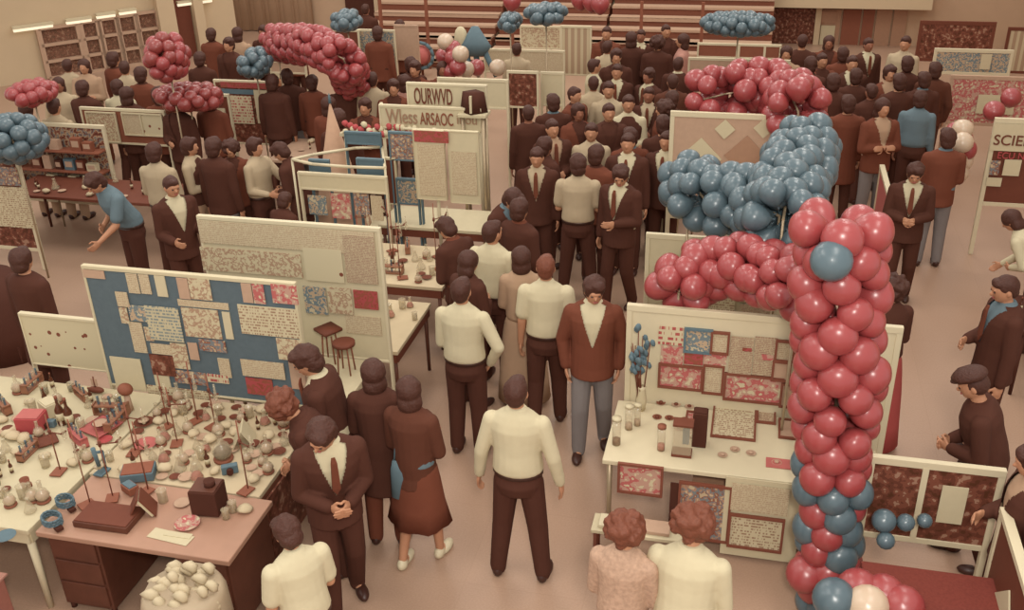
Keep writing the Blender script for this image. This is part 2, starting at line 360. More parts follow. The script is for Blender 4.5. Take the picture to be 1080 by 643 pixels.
# D: tall white board behind
eD = board('display_board', -4.66, -3.0, 7.25, .72, 1.98, m_cream, 'big white display board standing behind the blue pin board', frame=m_white, fw_=.025)
for a in [(212, 238, 395, 262, 'dark2', 'upper typed rows across the big white display board'), (214, 264, 318, 288, 'pics', 'sheet of small coloured figures on the big white board'), (322, 262, 362, 296, 'dots', 'cream sheet with red specimen spots in middle of big white board'),
 (364, 248, 397, 298, 'page', 'framed faded newspaper page on the right of big white board'), (374, 306, 399, 325, 'redp', 'red photograph at lower right of the big white board'),
 (322, 302, 345, 330, 'bluep', 'blue and red picture at lower left of big white board'), (347, 303, 372, 330, 'pics', 'tan picture sheet beside the red photograph on big white board'), (365, 333, 402, 352, 'dark2', 'faint typed sheet under the red photograph on big white board')]:
    sheet(7.25, *a)
# ------------------------------------------------------------------ tables
OBST = []
def table(x0, x1, y0, y1, h, mtop, mleg, label, name='table', apron=None, legs=True, th=.04, lr=.022, skip=()):
    OBST.append((x0, x1, y0, y1)); e = empty(name, ((x0+x1)/2, (y0+y1)/2, 0), 0, label, 'table'); w, d = (x1-x0)/2, (y1-y0)/2
    MB().bb(-w, w, -d, d, h-th, h).build('tabletop', mtop, e, bevel=.006)
    if legs:
        for i, (sx, sy) in enumerate(((-1, -1), (1, -1), (-1, 1), (1, 1))):
            if i in skip: continue
            MB().cyl((sx*(w-.05), sy*(d-.05), 0), (sx*(w-.05), sy*(d-.05), h-th), lr*.8, lr, 8).build('leg', mleg, e)
    if apron:
        g = MB()
        g.bb(-w+.02, w-.02, -d+.01, -d+.03, h-th-.09, h-th); g.bb(-w+.02, w-.02, d-.03, d-.01, h-th-.09, h-th)
        g.bb(w-.03, w-.01, -d+.03, d-.03, h-th-.09, h-th); g.bb(-w+.01, -w+.03, -d+.03, d-.03, h-th-.09, h-th)
        g.build('apron', apron, e)
    return e
def cloth(x0, x1, y0, y1, h, m, label, drop=.25, sides='fr'):
    mb = MB(); t = .006; mb.bb(x0-.01, x1+.01, y0-.01, y1, h, h+t); n = 26
    def skirt(a, b, nrm):
        vs = []; a = V(a); b = V(b)
        for k in range(n+1):
            p = a.lerp(b, k/n)
            for j, q in enumerate((0, .5, 1)): vs.append(p + V(nrm)*(.004+.022*q*(1+math.sin(k*1.7))) - V((0, 0, drop*q)))
        mb.add(vs, [(k*3+j, (k+1)*3+j, (k+1)*3+j+1, k*3+j+1) for k in range(n) for j in range(2)], 0, True)
    z = h+t
    if 'f' in sides: skirt((x0-.01, y0-.01, z), (x1+.01, y0-.01, z), (0, -1, 0))
    if 'r' in sides: skirt((x1+.01, y0-.01, z), (x1+.01, y1, z), (1, 0, 0))
    if 'l' in sides: skirt((x0-.01, y0-.01, z), (x0-.01, y1, z), (-1, 0, 0))
    o = mb.build('tablecloth', m); return tag(o, label, 'tablecloth')
m_cloth = mat('#c0ad8e', .8, .1, 6, .08, .2, name='cream_cloth')
# left white table with visible metal leg
table(-6.9, -4.66, 4.48, 6.28, .75, m_cream, m_white, 'long cream topped lab table at the left edge with white metal legs', apron=m_cream, lr=.03)
table(-4.64, -3.24, 5.16, 6.28, .75, m_cloth, m_metal, 'cream cloth covered lab table in front of blue pin board', apron=m_mid)
tag(MB().bb(-3.23, -3.215, 5.2, 6.24, .12, .68).build('side_screen', tx['darkp']), 'brown mottled screen closing the right side of the lab table', 'screen')
# wooden desk
e = empty('wooden_desk', (-3.87, 4.82, 0), 0, 'wooden desk with dark pedestals at the front of the lab stall', 'desk')
MB().bb(-.74, .74, -.33, .33, .70, .745).build('desktop', mat('#a8806a', .5, .3, 6, .12, name='desk_wood'), e, bevel=.008)
for sx in (-1, 1):
    c = .50*sx; p = MB().bb(c-.2, c+.2, -.28, .30, .06, .695).build('pedestal', m_dwood, e, bevel=.006)
    for k in range(3):
        dr = MB().bb(c-.18, c+.18, -.295, -.275, .10+k*.2, .28+k*.2).build('drawer', m_dwood, p, bevel=.004)
    for q in (-.17, .17): MB().cyl((c+q, -.25, 0), (c+q, -.25, .06), .02).build('foot', m_dark, e)
MB().bb(-.29, .29, .26, .29, .2, .695).build('modesty_panel', m_mid, e)
# pink box on the floor far left, front
e = empty('carton', (-5.6, 3.95, 0), 0, 'large low pinkish carton on the floor at bottom left corner', 'box')
MB().bb(-.75, .75, -.4, .4, 0, .42).build('box_body', mat('#a0685a', .7, .2, 30, .12), e, bevel=.01)
g = MB(); g.bb(-.77, .77, -.42, .42, .42, .435); g.bb(-.77, .77, -.01, .01, .435, .44); g.build('lid', mat('#b08070', .7, .2, 30, .1), e)
# table behind the blue board with stands
table(-4.5, -3.1, 6.5, 7.18, .74, m_cream, m_metal, 'pale table squeezed between blue pin board and white board', apron=m_cream)
table(-4.4, -2.96, 7.36, 8.36, .75, m_cloth, m_dwood, 'pale table with dark wooden edge right of the white board', apron=m_brown)
table(-4.9, -2.95, 8.7, 9.7, .75, m_cloth, m_dwood, 'glassware table with brown edge behind the dark edged table', apron=m_brown)
table(-4.2, -2.6, 10.2, 10.85, .75, m_cream, m_dwood, 'table with folding legs under the two hanging white posters', apron=m_brown)
table(-9.5, -7.0, 10.35, 11.1, .75, m_brown, m_dwood, 'brown goods table under the packet shelf at left')
table(-6.6, -5.2, 12.2, 13.2, .75, m_ptan, m_dwood, 'pale table in the left middle stall beside the white shirted visitor')
# right stall
YR = 6.98
eR = board('display_board', -.80, 1.17, YR, .5, 1.58, m_white, 'white framed display panel of the near right stall', frame=m_white, fw_=.045)
table(-.89, .95, 6.10, 6.95, .75, m_white, m_metal, 'white topped table of the near right stall')
def cR(u, v): return 660+u/5.36, 330+v/5.36
fr = mat('#7a4535', .5, .3)
for (u0, v0, u1, v1, k, f, lb) in [(185, 78, 328, 178, 'red', None, 'white notice with red lettering at top left of right stall panel'), (342, 96, 478, 212, 'bluep', m_blue, 'blue bordered round picture at top of right stall panel'),
 (492, 113, 574, 218, 'dark2', fr, 'small red framed page beside the blue bordered picture'), (198, 184, 325, 285, 'pinkp', None, 'pink and white collage below the red lettered notice'), (330, 222, 438, 288, 'redp', None, 'red leaflet under the blue bordered picture'),
 (442, 224, 570, 290, 'pinkp', None, 'pale pink leaflet under the small red framed page'), (585, 132, 718, 345, 'page', None, 'left half of the large newspaper spread on right stall panel'), (722, 134, 850, 350, 'page', None, 'right half of the large newspaper spread on right stall panel'),
 (660, 195, 712, 212, 'redp', None, 'tiny red headline clipping on the newspaper spread'), (765, 232, 835, 262, 'pinkp', None, 'pink picture clipping on the newspaper spread'),
 (856, 160, 945, 258, 'dark2', fr, 'brown framed page at the top right near the balloon column'), (838, 275, 920, 368, 'tanp', fr, 'tan framed blank page right of the newspaper spread'),
 (196, 298, 425, 412, 'pinkp', fr, 'wide framed print with pink figures at left of right stall panel'), (446, 300, 542, 444, 'dark2', fr, 'upright framed certificate in the middle of right stall panel'),
 (565, 358, 875, 490, 'pinkp', fr, 'wide framed print with pink ring at centre right of the panel'), (884, 405, 960, 520, 'tanp', fr, 'framed pinkish print beside balloon column at right of the panel')]:
    l, t = cR(u0, v0); r, b = cR(u1, v1); sheet(YR-.002 if 'clipping' not in lb else YR-.012, l, t, r, b, k, lb, frame=f)
def flat(l, t, r, b, z, kind, label, frame=None, rz=None, name='poster', cat='poster', th=.006):
    a = P((l+r)/2, (t+b)/2, z); w = (P(r, (t+b)/2, z)-P(l, (t+b)/2, z)).length/2; h = abs(P((l+r)/2, t, z).y-P((l+r)/2, b, z).y)/2
    rz = 0 if rz is None else rz; m = tx[kind] if isinstance(kind, str) else kind
    if frame is None:
        o = MB().bb(-w, w, -h, h, 0, th).build(name, m); o.location = (a.x, a.y, z); o.rotation_euler.z = rz; return tag(o, label, cat)
    e = empty('framed_picture', (a.x, a.y, z), rz, label, 'picture')
    MB().bb(-w, w, -h, h, 0, th).build('print', m, e); f = .015
    g = MB(); g.bb(-w-f, -w, -h-f, h+f, 0, .02); g.bb(w, w+f, -h-f, h+f, 0, .02); g.bb(-w, w, h, h+f, 0, .02); g.bb(-w, w, -h-f, -h, 0, .02); g.build('frame', frame, e); return e
flat(753, 431, 795, 462, .752, 'flat', 'brown framed sheet lying on the white right stall table', fr); flat(800, 434, 816, 446, .752, 'flatpage', 'small framed page lying right of the brown framed sheet', fr)
flat(823, 444, 838, 462, .752, 'tanp', 'small framed tan card lying near the balloon column on right table', fr); flat(724, 436, 742, 462, .752, 'pinkp', 'framed card lying beside the dark box on right table', fr)
# table front posters
YF = 6.09
o = sheet(YF-.004, 762, 506, 844, 588, 'plain', 'white cloth panel hanging at the front of right stall table', name='hanging_cloth'); o['category'] = 'cloth'
for (l, t, r, b, k, f, lb) in [(654, 491, 697, 518, 'pinkp', fr, 'framed heart shaped emblem print under the left of right table'), (717, 511, 768, 566, 'mixp', fr, 'large framed picture of birds leaning below right table'),
   (771, 512, 832, 540, 'dark2', None, 'upper sheet of the big framed text below right table'), (770, 545, 824, 576, 'dark', fr, 'lower framed typed sheet below right table')]:
    sheet(YF-.016 if l > 765 else YF, l, t, r, b, k, lb, frame=f)
tag(MB().bb(-.22, .70, 6.3, 6.32, .0, .71).build('back_screen', m_tan), 'tan screen under the right stall table', 'screen')
sheet(YF+.002, 706, 508, 716, 562, m_dark, 'dark narrow board beside the framed bird picture', name='dark_board')
# low bench
e = empty('low_bench', (-.55, 5.82, 0), 0, 'low narrow bench holding papers in front of right stall table', 'bench')
MB().bb(-.36, .32, -.1, .1, .36, .39).build('bench_top', m_cream, e, bevel=.004)
for a, b in ((-.33, -.08), (-.33, .08), (.28, -.08), (.28, .08)): MB().cyl((a, b, 0), (a, b, .36), .014).build('leg', m_brown, e)
MB().cyl((-.33, 0, .05), (-.05, 0, .34), .012).cyl((-.1, 0, .34), (.0, 0, .12), .012).build('brace', m_brown, e)
for i, (dx, w, c) in enumerate(((-.26, .05, m_white), (-.14, .07, m_cream), (.08, .13, m_ptan))):
    o = MB().bb(-w, w, -.07, .07, 0, .03).build('paper_stack', c, bevel=.004); o.location = (-.55+dx, 5.82, .391)
    tag(o, ['small white paper stack at left end of the low bench', 'cream paper stack in the middle of low bench', 'wide tan paper stack at right end of low bench'][i], 'papers')
# ------------------------------------------------------------------ small things
def thing_at(px, py, z, name, label, cat, group=None, rz=None):
    p = P(px, py, z); return empty(name, p, random.uniform(-.6, .6) if rz is None else rz, label, cat, group)
def flask(e, s=1, liq=None):
    MB().lathe([(.045*s, 0), (.05*s, .008*s), (.018*s, .09*s), (.016*s, .125*s), (.02*s, .13*s), (.014*s, .128*s)]).build('glass_body', g_clear, e)
    if liq: MB().lathe([(.042*s, .004*s), (.044*s, .012*s), (.03*s, .05*s)]).build('liquid', liq, e)
def beaker(e, s=1, liq=None):
    MB().lathe([(.036*s, 0), (.037*s, .1*s), (.041*s, .105*s), (.034*s, .1*s), (.033*s, .006*s)]).build('glass_body', g_clear, e)
    if liq: MB().lathe([(.031*s, .007*s), (.031*s, .055*s)]).build('liquid', liq, e)
def rflask(e, s=1, liq=None):
    MB().lathe([(.01*s, .0), (.035*s, .01*s), (.052*s, .05*s), (.035*s, .09*s), (.015*s, .105*s), (.014*s, .16*s), (.018*s, .165*s)]).build('glass_body', g_clear, e)
    MB().lathe([(.05*s, 0), (.05*s, .012*s), (.03*s, .012*s)]).build('cork_ring', m_mid, e)
    if liq: MB().ell((0, 0, .045*s), (.045*s, .045*s, .035*s)).build('liquid', liq, e)
def bottle(e, s=1, m=g_brown):
    MB().lathe([(.034*s, 0), (.036*s, .01*s), (.036*s, .15*s), (.013*s, .2*s), (.012*s, .25*s), (.015*s, .255*s)]).build('bottle_body', m, e)
    MB().lathe([(.013*s, .255*s), (.013*s, .28*s)]).build('cap', m_mid, e); MB().lathe([(.0365*s, .05*s), (.0365*s, .12*s)]).build('bottle_label', m_cream, e)
def dish(e, s=1, m=None):
    MB().lathe([(.05*s, 0), (.085*s, .018*s), (.09*s, .018*s), (.08*s, .012*s), (.03*s, .005*s)], seg=20).build('dish_body', m or m_ptan, e)
def stand(e, h=.6, arm=True):
    MB().bb(-.045, .045, -.03, .08, 0, .012).build('base', m_mid, e, bevel=.003); MB().cyl((0, .05, .01), (0, .05, h), .005, None, 6).build('rod', m_mid, e)
    if arm:
        MB().cyl((-.02, .05, h*.7), (.14, .0, h*.74), .005, None, 6).cyl((.12, .0, h*.74), (.16, .02, h*.78), .008, None, 6).cyl((.0, .05, h*.67), (.0, .05, h*.73), .012, None, 8).build('clamp', m_brown, e)
        MB().lathe([(.012, 0), (.018, .03), (.008, .09), (.008, .15)], (.15, .0, h*.66)).build('glass_tube', g_clear, e)
def dial(e, s=1):
    MB().cyl((0, 0, 0), (0, 0, .14*s), .03*s, .02*s).build('base', m_ptan, e)
    MB().ell((0, 0, .18*s), (.06*s, .05*s, .05*s)).build('head', m_mid, e)
def scope(e, s=1, m=None):
    m = m or m_dark
    MB().bb(-.05*s, .05*s, -.07*s, .07*s, 0, .02*s).build('base', m, e, bevel=.004); MB().cyl((0, .05*s, .02*s), (0, .06*s, .2*s), .014*s).cyl((0, .06*s, .2*s), (0, -.02*s, .24*s), .014*s).build('arm', m, e)
    MB().cyl((0, -.02*s, .09*s), (0, -.04*s, .3*s), .018*s, .022*s).build('eyepiece_tube', m, e); MB().bb(-.04*s, .04*s, -.06*s, .03*s, .08*s, .09*s).build('stage', m_metal, e)
def box_(e, w, d, h, m, lid=None):
    MB().bb(-w/2, w/2, -d/2, d/2, 0, h).build('box_body', m, e, bevel=.006); MB().bb(-w/2+.01, w/2-.01, -d/2+.01, d/2-.01, h, h+.008).build('lid', lid or m, e)
def coil(e, s=1, m=None):
    mb = MB(); pts = [V((.07*s*math.cos(t*.5), .05*s*math.sin(t*.5), .012+.0015*t)) for t in range(40)]; mb.tube(pts, .007*s); mb.build('cable', m or m_blue, e)
    MB().bb(.05*s, .1*s, -.02*s, .02*s, 0, .02*s).build('plug', m_dark, e)
def rack(e, m=None):
    m = m or m_wood; g = MB(); g.bb(-.12, .12, -.03, .03, 0, .01); g.bb(-.12, .12, -.03, .03, .07, .08); g.bb(-.12, -.11, -.03, .03, 0, .09); g.bb(.11, .12, -.03, .03, 0, .09); g.build('rack', m, e)
    for k in range(5): MB().lathe([(.004, .012), (.009, .02), (.009, .14), (.0105, .142)], (-.08+.04*k, 0, 0), 8).build('test_tube', g_clear if k % 2 else g_blue, e)
LT = 'on the left lab table'
T = .757
# hand placed named items
e = thing_at(66, 447, T, 'bottle', 'left bottle of the dark pair near specimen board', 'bottle'); bottle(e, .95)
e = thing_at(75, 449, T, 'bottle', 'right bottle of the dark pair near specimen board', 'bottle'); bottle(e, .95)
e = thing_at(36, 452, T, 'red_box', 'reddish box at far left back of the lab table', 'box'); box_(e, .2, .16, .14, m_red, m_pink)
e = thing_at(54, 436, T, 'paper_box', 'white carton left of the dark bottle pair', 'box'); box_(e, .16, .12, .12, m_cream)
e = thing_at(50, 466, T, 'tray', 'dark brown tapered tray in front of the dark bottles', 'tray'); MB().lathe([(.02, 0), (.1, .008), (.11, .022), (.09, .016)], seg=4).build('tray_body', m_brown, e)
e = thing_at(107, 452, T, 'tray', 'big pinkish square tray below the specimen board', 'tray', rz=.5); MB().lathe([(.11, 0), (.17, .02), (.175, .03), (.15, .02), (.1, .01)], seg=4).build('tray_body', m_pink, e); MB().lathe([(.03, .03), (.06, .06), (.065, .06)], seg=14).build('bowl', m_ptan, e)
e = thing_at(137, 432, T, 'domed_ornament', 'small domed ornament on a pale stand before the blue board', 'ornament', rz=0); dial(e, 1.1)
e = thing_at(102, 414, T, 'boat_ornament', 'dark model boat ornament at the foot of blue board left', 'ornament', rz=0); MB().ell((0, 0, .03), (.08, .03, .03), zmin=0).build('hull', m_brown, e); MB().cyl((0, 0, .04), (0, 0, .16), .006).build('mast', m_brown, e); MB().bb(-.03, .03, -.002, .002, .07, .14).build('sail', m_ptan, e)
e = thing_at(152, 446, T, 'ring_dish', 'dish with a dark ring near the domed ornament', 'dish'); dish(e, .9, m_brown); MB().lathe([(.03, .02), (.045, .03), (.03, .035)]).build('ring', m_ptan, e)
e = thing_at(154, 469, T, 'dish', 'pink round dish in the middle left of lab table', 'dish'); dish(e, 1.0, m_pink)
e = thing_at(111, 464, T, 'dish', 'small red dish below the big square tray', 'dish'); dish(e, .65, m_red)
e = thing_at(84, 466, T, 'test_tube_rack', 'test tube rack by the big square tray', 'rack'); rack(e, m_pink)
e = thing_at(116, 548, T-.01, 'flat_case', 'large dark brown flat case lying on the wooden desk', 'case', rz=.02); box_(e, .42, .24, .05, m_dwood, m_brown)
e = thing_at(151, 541, T-.01, 'open_book', 'half open book standing beside the dark flat case', 'book', rz=.5)
MB().box((-.05, 0, .09), (.01, .16, .18), M=Matrix.Rotation(.5, 3, 'Y')).box((.05, 0, .09), (.01, .16, .18), M=Matrix.Rotation(-.5, 3, 'Y')).build('cover', m_brown, e); MB().box((.035, 0, .085), (.02, .15, .16), M=Matrix.Rotation(-.5, 3, 'Y')).build('pages', m_cream, e)
e = thing_at(222, 536, T, 'instrument_cabinet', 'tall dark instrument box at the right corner of wooden desk', 'box', rz=.1); box_(e, .2, .18, .2, m_dark, m_dwood); MB().cyl((.03, 0, .2), (.03, 0, .25), .04).build('dial', m_dark, e)
e = thing_at(198, 553, T-.01, 'plate', 'pink patterned plate on the wooden desk', 'plate'); dish(e, 1.0, tx['pinkp'])
e = thing_at(180, 566, T-.01, 'paper_sheet', 'long white paper lying at desk front', 'paper', rz=-.1); MB().bb(-.16, .16, -.05, .05, 0, .004).box((.04, .03, .006), (.2, .05, .004), rz=.1).build('paper', m_cream, e)
e = thing_at(56, 552, T, 'cable_coil', 'coil of blue grey cable at the corner of cream table', 'cable'); coil(e, 1.2)
e = thing_at(70, 533, T, 'cable_coil', 'loose blue cable behind the cable coil', 'cable'); coil(e, 1.1)
e = thing_at(108, 498, T, 'scope', 'small blue grey microscope in middle of lab table', 'microscope'); scope(e, .8, m_blue)
e = thing_at(147, 502, T, 'instrument_box', 'grey blue electrical instrument in middle of the lab table', 'instrument'); box_(e, .24, .16, .07, m_blue, m_mid)
e = thing_at(138, 518, T, 'instrument_box', 'small dark meter in front of the grey blue instrument', 'instrument'); box_(e, .12, .08, .06, m_mid, m_blue)
e = thing_at(236, 484, T, 'flask', 'round flask of dark liquid near the right of lab table', 'flask'); rflask(e, 1.5, m_dark)
e = thing_at(258, 466, T, 'tent_card', 'folded cream tent card at right rear of lab table', 'card', rz=.4); MB().box((-.04, 0, .08), (.006, .2, .18), M=Matrix.Rotation(.5, 3, 'Y')).box((.04, 0, .08), (.006, .2, .18), M=Matrix.Rotation(-.5, 3, 'Y')).build('card', m_cream, e)
e = thing_at(274, 470, T, 'dish', 'pair of joined brown cups at right edge of the lab table', 'cup'); MB().lathe([(.02, 0), (.045, .03), (.04, .03), (.02, .01)], (-.04, 0, 0)).lathe([(.02, 0), (.045, .03), (.04, .03), (.02, .01)], (.05, .01, 0)).build('cup_pair', m_brown, e)
e = thing_at(243, 498, T, 'camera', 'small blue grey camera near the cloth table front right', 'camera'); MB().bb(-.06, .06, -.025, .025, 0, .07).build('camera_body', m_blue, e, bevel=.006); MB().cyl((0, -.02, .035), (0, -.06, .035), .025).build('lens', m_dark, e)
e = thing_at(52, 449, T, 'camera', 'dark and blue camera lying beside the reddish box', 'camera'); MB().bb(-.06, .06, -.025, .025, 0, .06).build('camera_body', m_blue, e, bevel=.006); MB().cyl((0, -.02, .03), (0, -.06, .03), .022).build('lens', m_dark, e)
e = thing_at(28, 514, T, 'mug', 'small reddish mug at the left end of cream table', 'mug'); MB().lathe([(.03, 0), (.035, .08), (.031, .08), (.028, .01)]).build('mug_body', m_mid, e); MB().tube([(.035, 0, .02), (.06, 0, .03), (.06, 0, .06), (.035, 0, .07)], .006).build('handle', m_mid, e)
e = thing_at(6, 566, T, 'plate', 'plate with blue rim at extreme left of cream table', 'plate'); dish(e, .8, m_blue)
# retort stands
for i, (px, py, h) in enumerate([(88, 534, .72), (118, 528, .66), (151, 521, .6), (172, 452, .5), (203, 446, .55), (257, 520, .6), (186, 470, .5), (222, 452, .48), (60, 500, .5), (140, 480, .45)]):
    e = thing_at(px, py, T, 'retort_stand', ['tall retort stand left of the dark flat case', 'tall retort stand behind the dark flat case', 'tall retort stand behind the open book', 'retort stand at the foot of the blue board centre', 'retort stand with clamps below the typed strip on the blue board', 'retort stand at right front corner of the cloth table', 'retort stand between dishes in the middle of cloth table', 'retort stand near the red picture card', 'retort stand on the cream table beside the cables', 'retort stand behind the grey blue instrument'][i], 'stand'); stand(e, h)
# countable clutter, one prototype of each kind then copies
protos = []
def proto(name, cat, label, fn, *a):
    e = empty(name, (0, 0, -50)); tag(e, label, cat, label); fn(e, *a); protos.append(e); return e
pr = [proto('conical_flask', 'flask', 'small clear conical flask among the crowded glassware', flask, .9, None), proto('conical_flask', 'flask', 'conical flask of red liquid among the crowded glassware', flask, .9, m_red), proto('glass_beaker', 'beaker', 'plain glass beaker among the crowded glassware', beaker, .9, None),
      proto('glass_beaker', 'beaker', 'glass beaker holding blue liquid among the crowded glassware', beaker, .9, m_blue), proto('round_flask', 'flask', 'round bottomed flask sitting on a cork ring', rflask, .9, m_ptan), proto('petri_dish', 'dish', 'shallow tan dish among the crowded glassware', dish, .55, m_ptan),
      proto('petri_dish', 'dish', 'shallow brown dish among the crowded glassware', dish, .5, m_brown), proto('sample_jar', 'jar', 'small brown sample jar with a pale label', bottle, .5, g_brown), proto('test_tube_rack', 'rack', 'wooden rack holding five test tubes', rack, None), proto('crumpled_packet', 'packet', 'crumpled pale packet among the crowded glassware', lambda e: MB().ell((0, 0, .025), (.06, .045, .03), 9, 6, nz=.5, zmin=0).build('packet', m_cloth, e))]
used = set(); rnd = random.Random(3)
def scatter(reg, n, z, kinds, s0=.8, s1=1.2):
    placed = []; tries = 0
    while len(placed) < n and tries < n*60:
        tries += 1; x = rnd.uniform(reg[0], reg[1]); y = rnd.uniform(reg[2], reg[3])
        if any((x-a)**2+(y-b)**2 < .0056 for a, b in placed): continue
        if any((x-o.location.x)**2+(y-o.location.y)**2 < .012 for o in solid): continue
        placed.append((x, y)); k = rnd.choice(kinds); q = pr[k]
        if k not in used: used.add(k); q.location = (x, y, z); q.rotation_euler.z = rnd.uniform(0, 6)
        else: dup(q, (x, y, z), rnd.uniform(0, 6), rnd.uniform(s0, s1))
solid = [o for o in COL.objects if o.type == 'EMPTY' and abs(o.location.z-.75) < .02]
scatter((-6.0, -4.72, 4.6, 6.2), 80, T, [0, 2, 3, 4, 5, 5, 6, 7, 8, 9, 9])
scatter((-4.6, -3.3, 5.22, 6.22), 85, T, [0, 1, 2, 4, 4, 5, 5, 6, 7, 9, 9])
scatter((-4.0, -3.2, 4.85, 5.1), 5, .747, [5, 2, 9])
scatter((-9.3, -7.2, 10.42, 11.02), 22, T, [0, 5, 6, 7, 9, 9]); scatter((-6.4, -5.4, 12.3, 13.1), 8, T, [5, 9, 7]); scatter((-.8, .4, 8.0, 8.5), 6, T, [5, 9, 2])
scatter((-4.1, -3.0, 7.42, 8.25), 18, T, [1, 5, 6, 9, 7, 2]); scatter((-4.5, -3.0, 8.75, 9.6), 26, T, [0, 2, 4, 6, 7, 8]); scatter((-4.4, -3.2, 6.6, 7.1), 5, T-.01, [2, 5])
for i, (x, y) in enumerate(((-4.1, 9.3), (-3.6, 9.1), (-3.2, 9.4), (-3.85, 8.9), (-3.4, 8.85), (-3.75, 9.5))):
    e = empty('retort_stand', (x, y, T), .5*i, ['retort stand nearest white board on the glassware table', 'retort stand in middle of glassware table', 'retort stand at far right of the glassware table', 'retort stand at front left of glassware table', 'retort stand at front right of the glassware table', 'retort stand at back of the glassware table'][i], 'stand'); stand(e, .62)
# stands on the table behind
for i, (px, py) in enumerate(((350, 380), (366, 392))):
    e = thing_at(px, py, .745, 'wooden_stand', ['dark little stool shaped stand in front of the white board', 'lower round topped stand in front of white board'][i], 'stand', rz=.2)
    MB().lathe([(.09, .27), (.1, .275), (.1, .3), (.09, .305)] if i else [(.12, .3), (.13, .31), (.13, .33)], seg=16 if i else 4).build('stand_top', m_brown, e)
    for a in range(4): t = a*PI/2+.6; MB().cyl((.06*math.cos(t), .06*math.sin(t), .27), (.08*math.cos(t), .08*math.sin(t), 0), .007).build('leg', m_mid, e)
# bag of crumpled foam at the desk front
e = thing_at(205, 612, .42, 'foam_bag', 'translucent bag full of pale foam chips against wooden desk', 'bag', rz=0); e.location = (-3.16, 4.02, .42); e.scale = (1.15,)*3
ec = empty('carton', (-3.16, 4.02, 0), 0, 'plain brown carton under the bag of foam chips', 'box'); MB().bb(-.26, .26, -.22, .22, 0, .40).build('box_body', m_mid, ec, bevel=.008); MB().bb(-.25, .25, -.21, .21, .40, .415).build('lid', m_tan, ec)
mb = MB(); r2 = random.Random(5)
for i in range(60):
    t = r2.uniform(0, 2*PI); rr = .2*math.sqrt(r2.random()); mb.ell((rr*math.cos(t), .8*rr*math.sin(t), r2.uniform(.36, .58)-rr*.4), (r2.uniform(.03, .05), .035, .03), 7, 5, nz=.6)
mb.build('foam_chips', mat('#bcab8d', .6, .2), e)
MB().lathe([(.18, 0), (.22, .03), (.235, .2), (.225, .4), (.2, .45)], seg=18).build('bag_body', mat('#a8947a', .5, .3, 6, .2, .5), e)
# right stall table items
e = thing_at(737, 468, .752, 'tower_box', 'tall dark speckled box on right stall table', 'box', rz=0); box_(e, .11, .1, .3, m_dark)
e = thing_at(719, 478, .752, 'glass_case', 'tall clear case with brown rim beside the dark box', 'case', rz=0)
MB().bb(-.07, .07, -.05, .05, 0, .28).build('glass_body', g_clear, e); MB().bb(-.075, .075, -.055, .055, 0, .02).build('lower_rim', m_brown, e); MB().bb(-.075, .075, -.055, .055, .27, .285).build('upper_rim', m_brown, e); MB().bb(0, .05, -.02, .02, .1, .24).build('blue_insert', m_blue, e)
for i, (px, py, s) in enumerate(((697, 474, 1), (650, 468, 1.1), (663, 452, 1), (672, 448, .9))):
    e = thing_at(px, py, .752, 'glass_jar', ['clear jar with brown cap in the middle of right table', 'clear jar with dark base at left corner of right table', 'tall clear cylinder near left edge of right table', 'slim clear cylinder near left edge of right table'][i], 'jar'); MB().lathe([(.03*s, 0), (.032*s, .2*s), (.03*s, .2*s)]).build('glass_body', g_clear, e); MB().lathe([(.034*s, .2*s), (.034*s, .22*s)]).build('cap', [m_mid, m_cream, m_cream, m_cream][i], e); MB().lathe([(.027*s, .005), (.027*s, .05)]).build('contents', [m_pink, m_brown, m_ptan, m_ptan][i], e)
for i, (px, py) in enumerate(((697, 425), (713, 427), (727, 429), (693, 440), (706, 441), (722, 443), (762, 480), (775, 474), (792, 478), (819, 488), (716, 452))):
    e = thing_at(px, py, .752, 'petri_dish', ['first dish of the rear row on right stall table', 'second dish of the rear row on right stall table', 'third dish of the rear row on right stall table', 'brown dish at left of second row on the right table', 'brown dish in second row on the right table', 'dark blue centred dish near dark box on right table', 'flat dish at front beside dark box on right table', 'flat dish front centre of the right table', 'third flat dish along front of right table', 'dish nearest the balloon column on right table', 'dish tucked behind the clear case'][i], 'dish')
    dish(e, .42, [m_ptan, m_mid][i in (0, 3, 4, 5)]); MB().ell((0, 0, .012), (.018, .018, .01)).build('specimen', m_brown if i < 6 else m_ptan, e)
flat(808, 484, 838, 494, .752, m_pink, 'thin pink strip lying at the front of right table', name='paper_strip', cat='paper')
# tall blue flower / dried plant at left of right stall
e = thing_at(676, 432, .752, 'flower_arrangement', 'tall blue paper flowers with dark stems at left of right stall', 'flowers', rz=0)
mb = MB(); mf = MB(); r3 = random.Random(8)
for i in range(9):
    a = V((r3.uniform(-.03, .03), r3.uniform(-.03, .03), .02)); b = V((r3.uniform(-.12, .08), r3.uniform(-.06, .04), r3.uniform(.55, .85))); mb.cyl(a, b, .006, .004, 6)
    for k in range(5): q = a.lerp(b, r3.uniform(.6, 1)); mf.ell(q + V((r3.uniform(-.03, .03), r3.uniform(-.03, .03), 0)), (.022, .02, .03), 7, 5, nz=.5)
mb.build('stems', m_brown, e); mf.build('blooms', m_blue, e); MB().lathe([(.03, 0), (.045, .1), (.03, .2), (.035, .22)]).build('vase', m_cream, e)
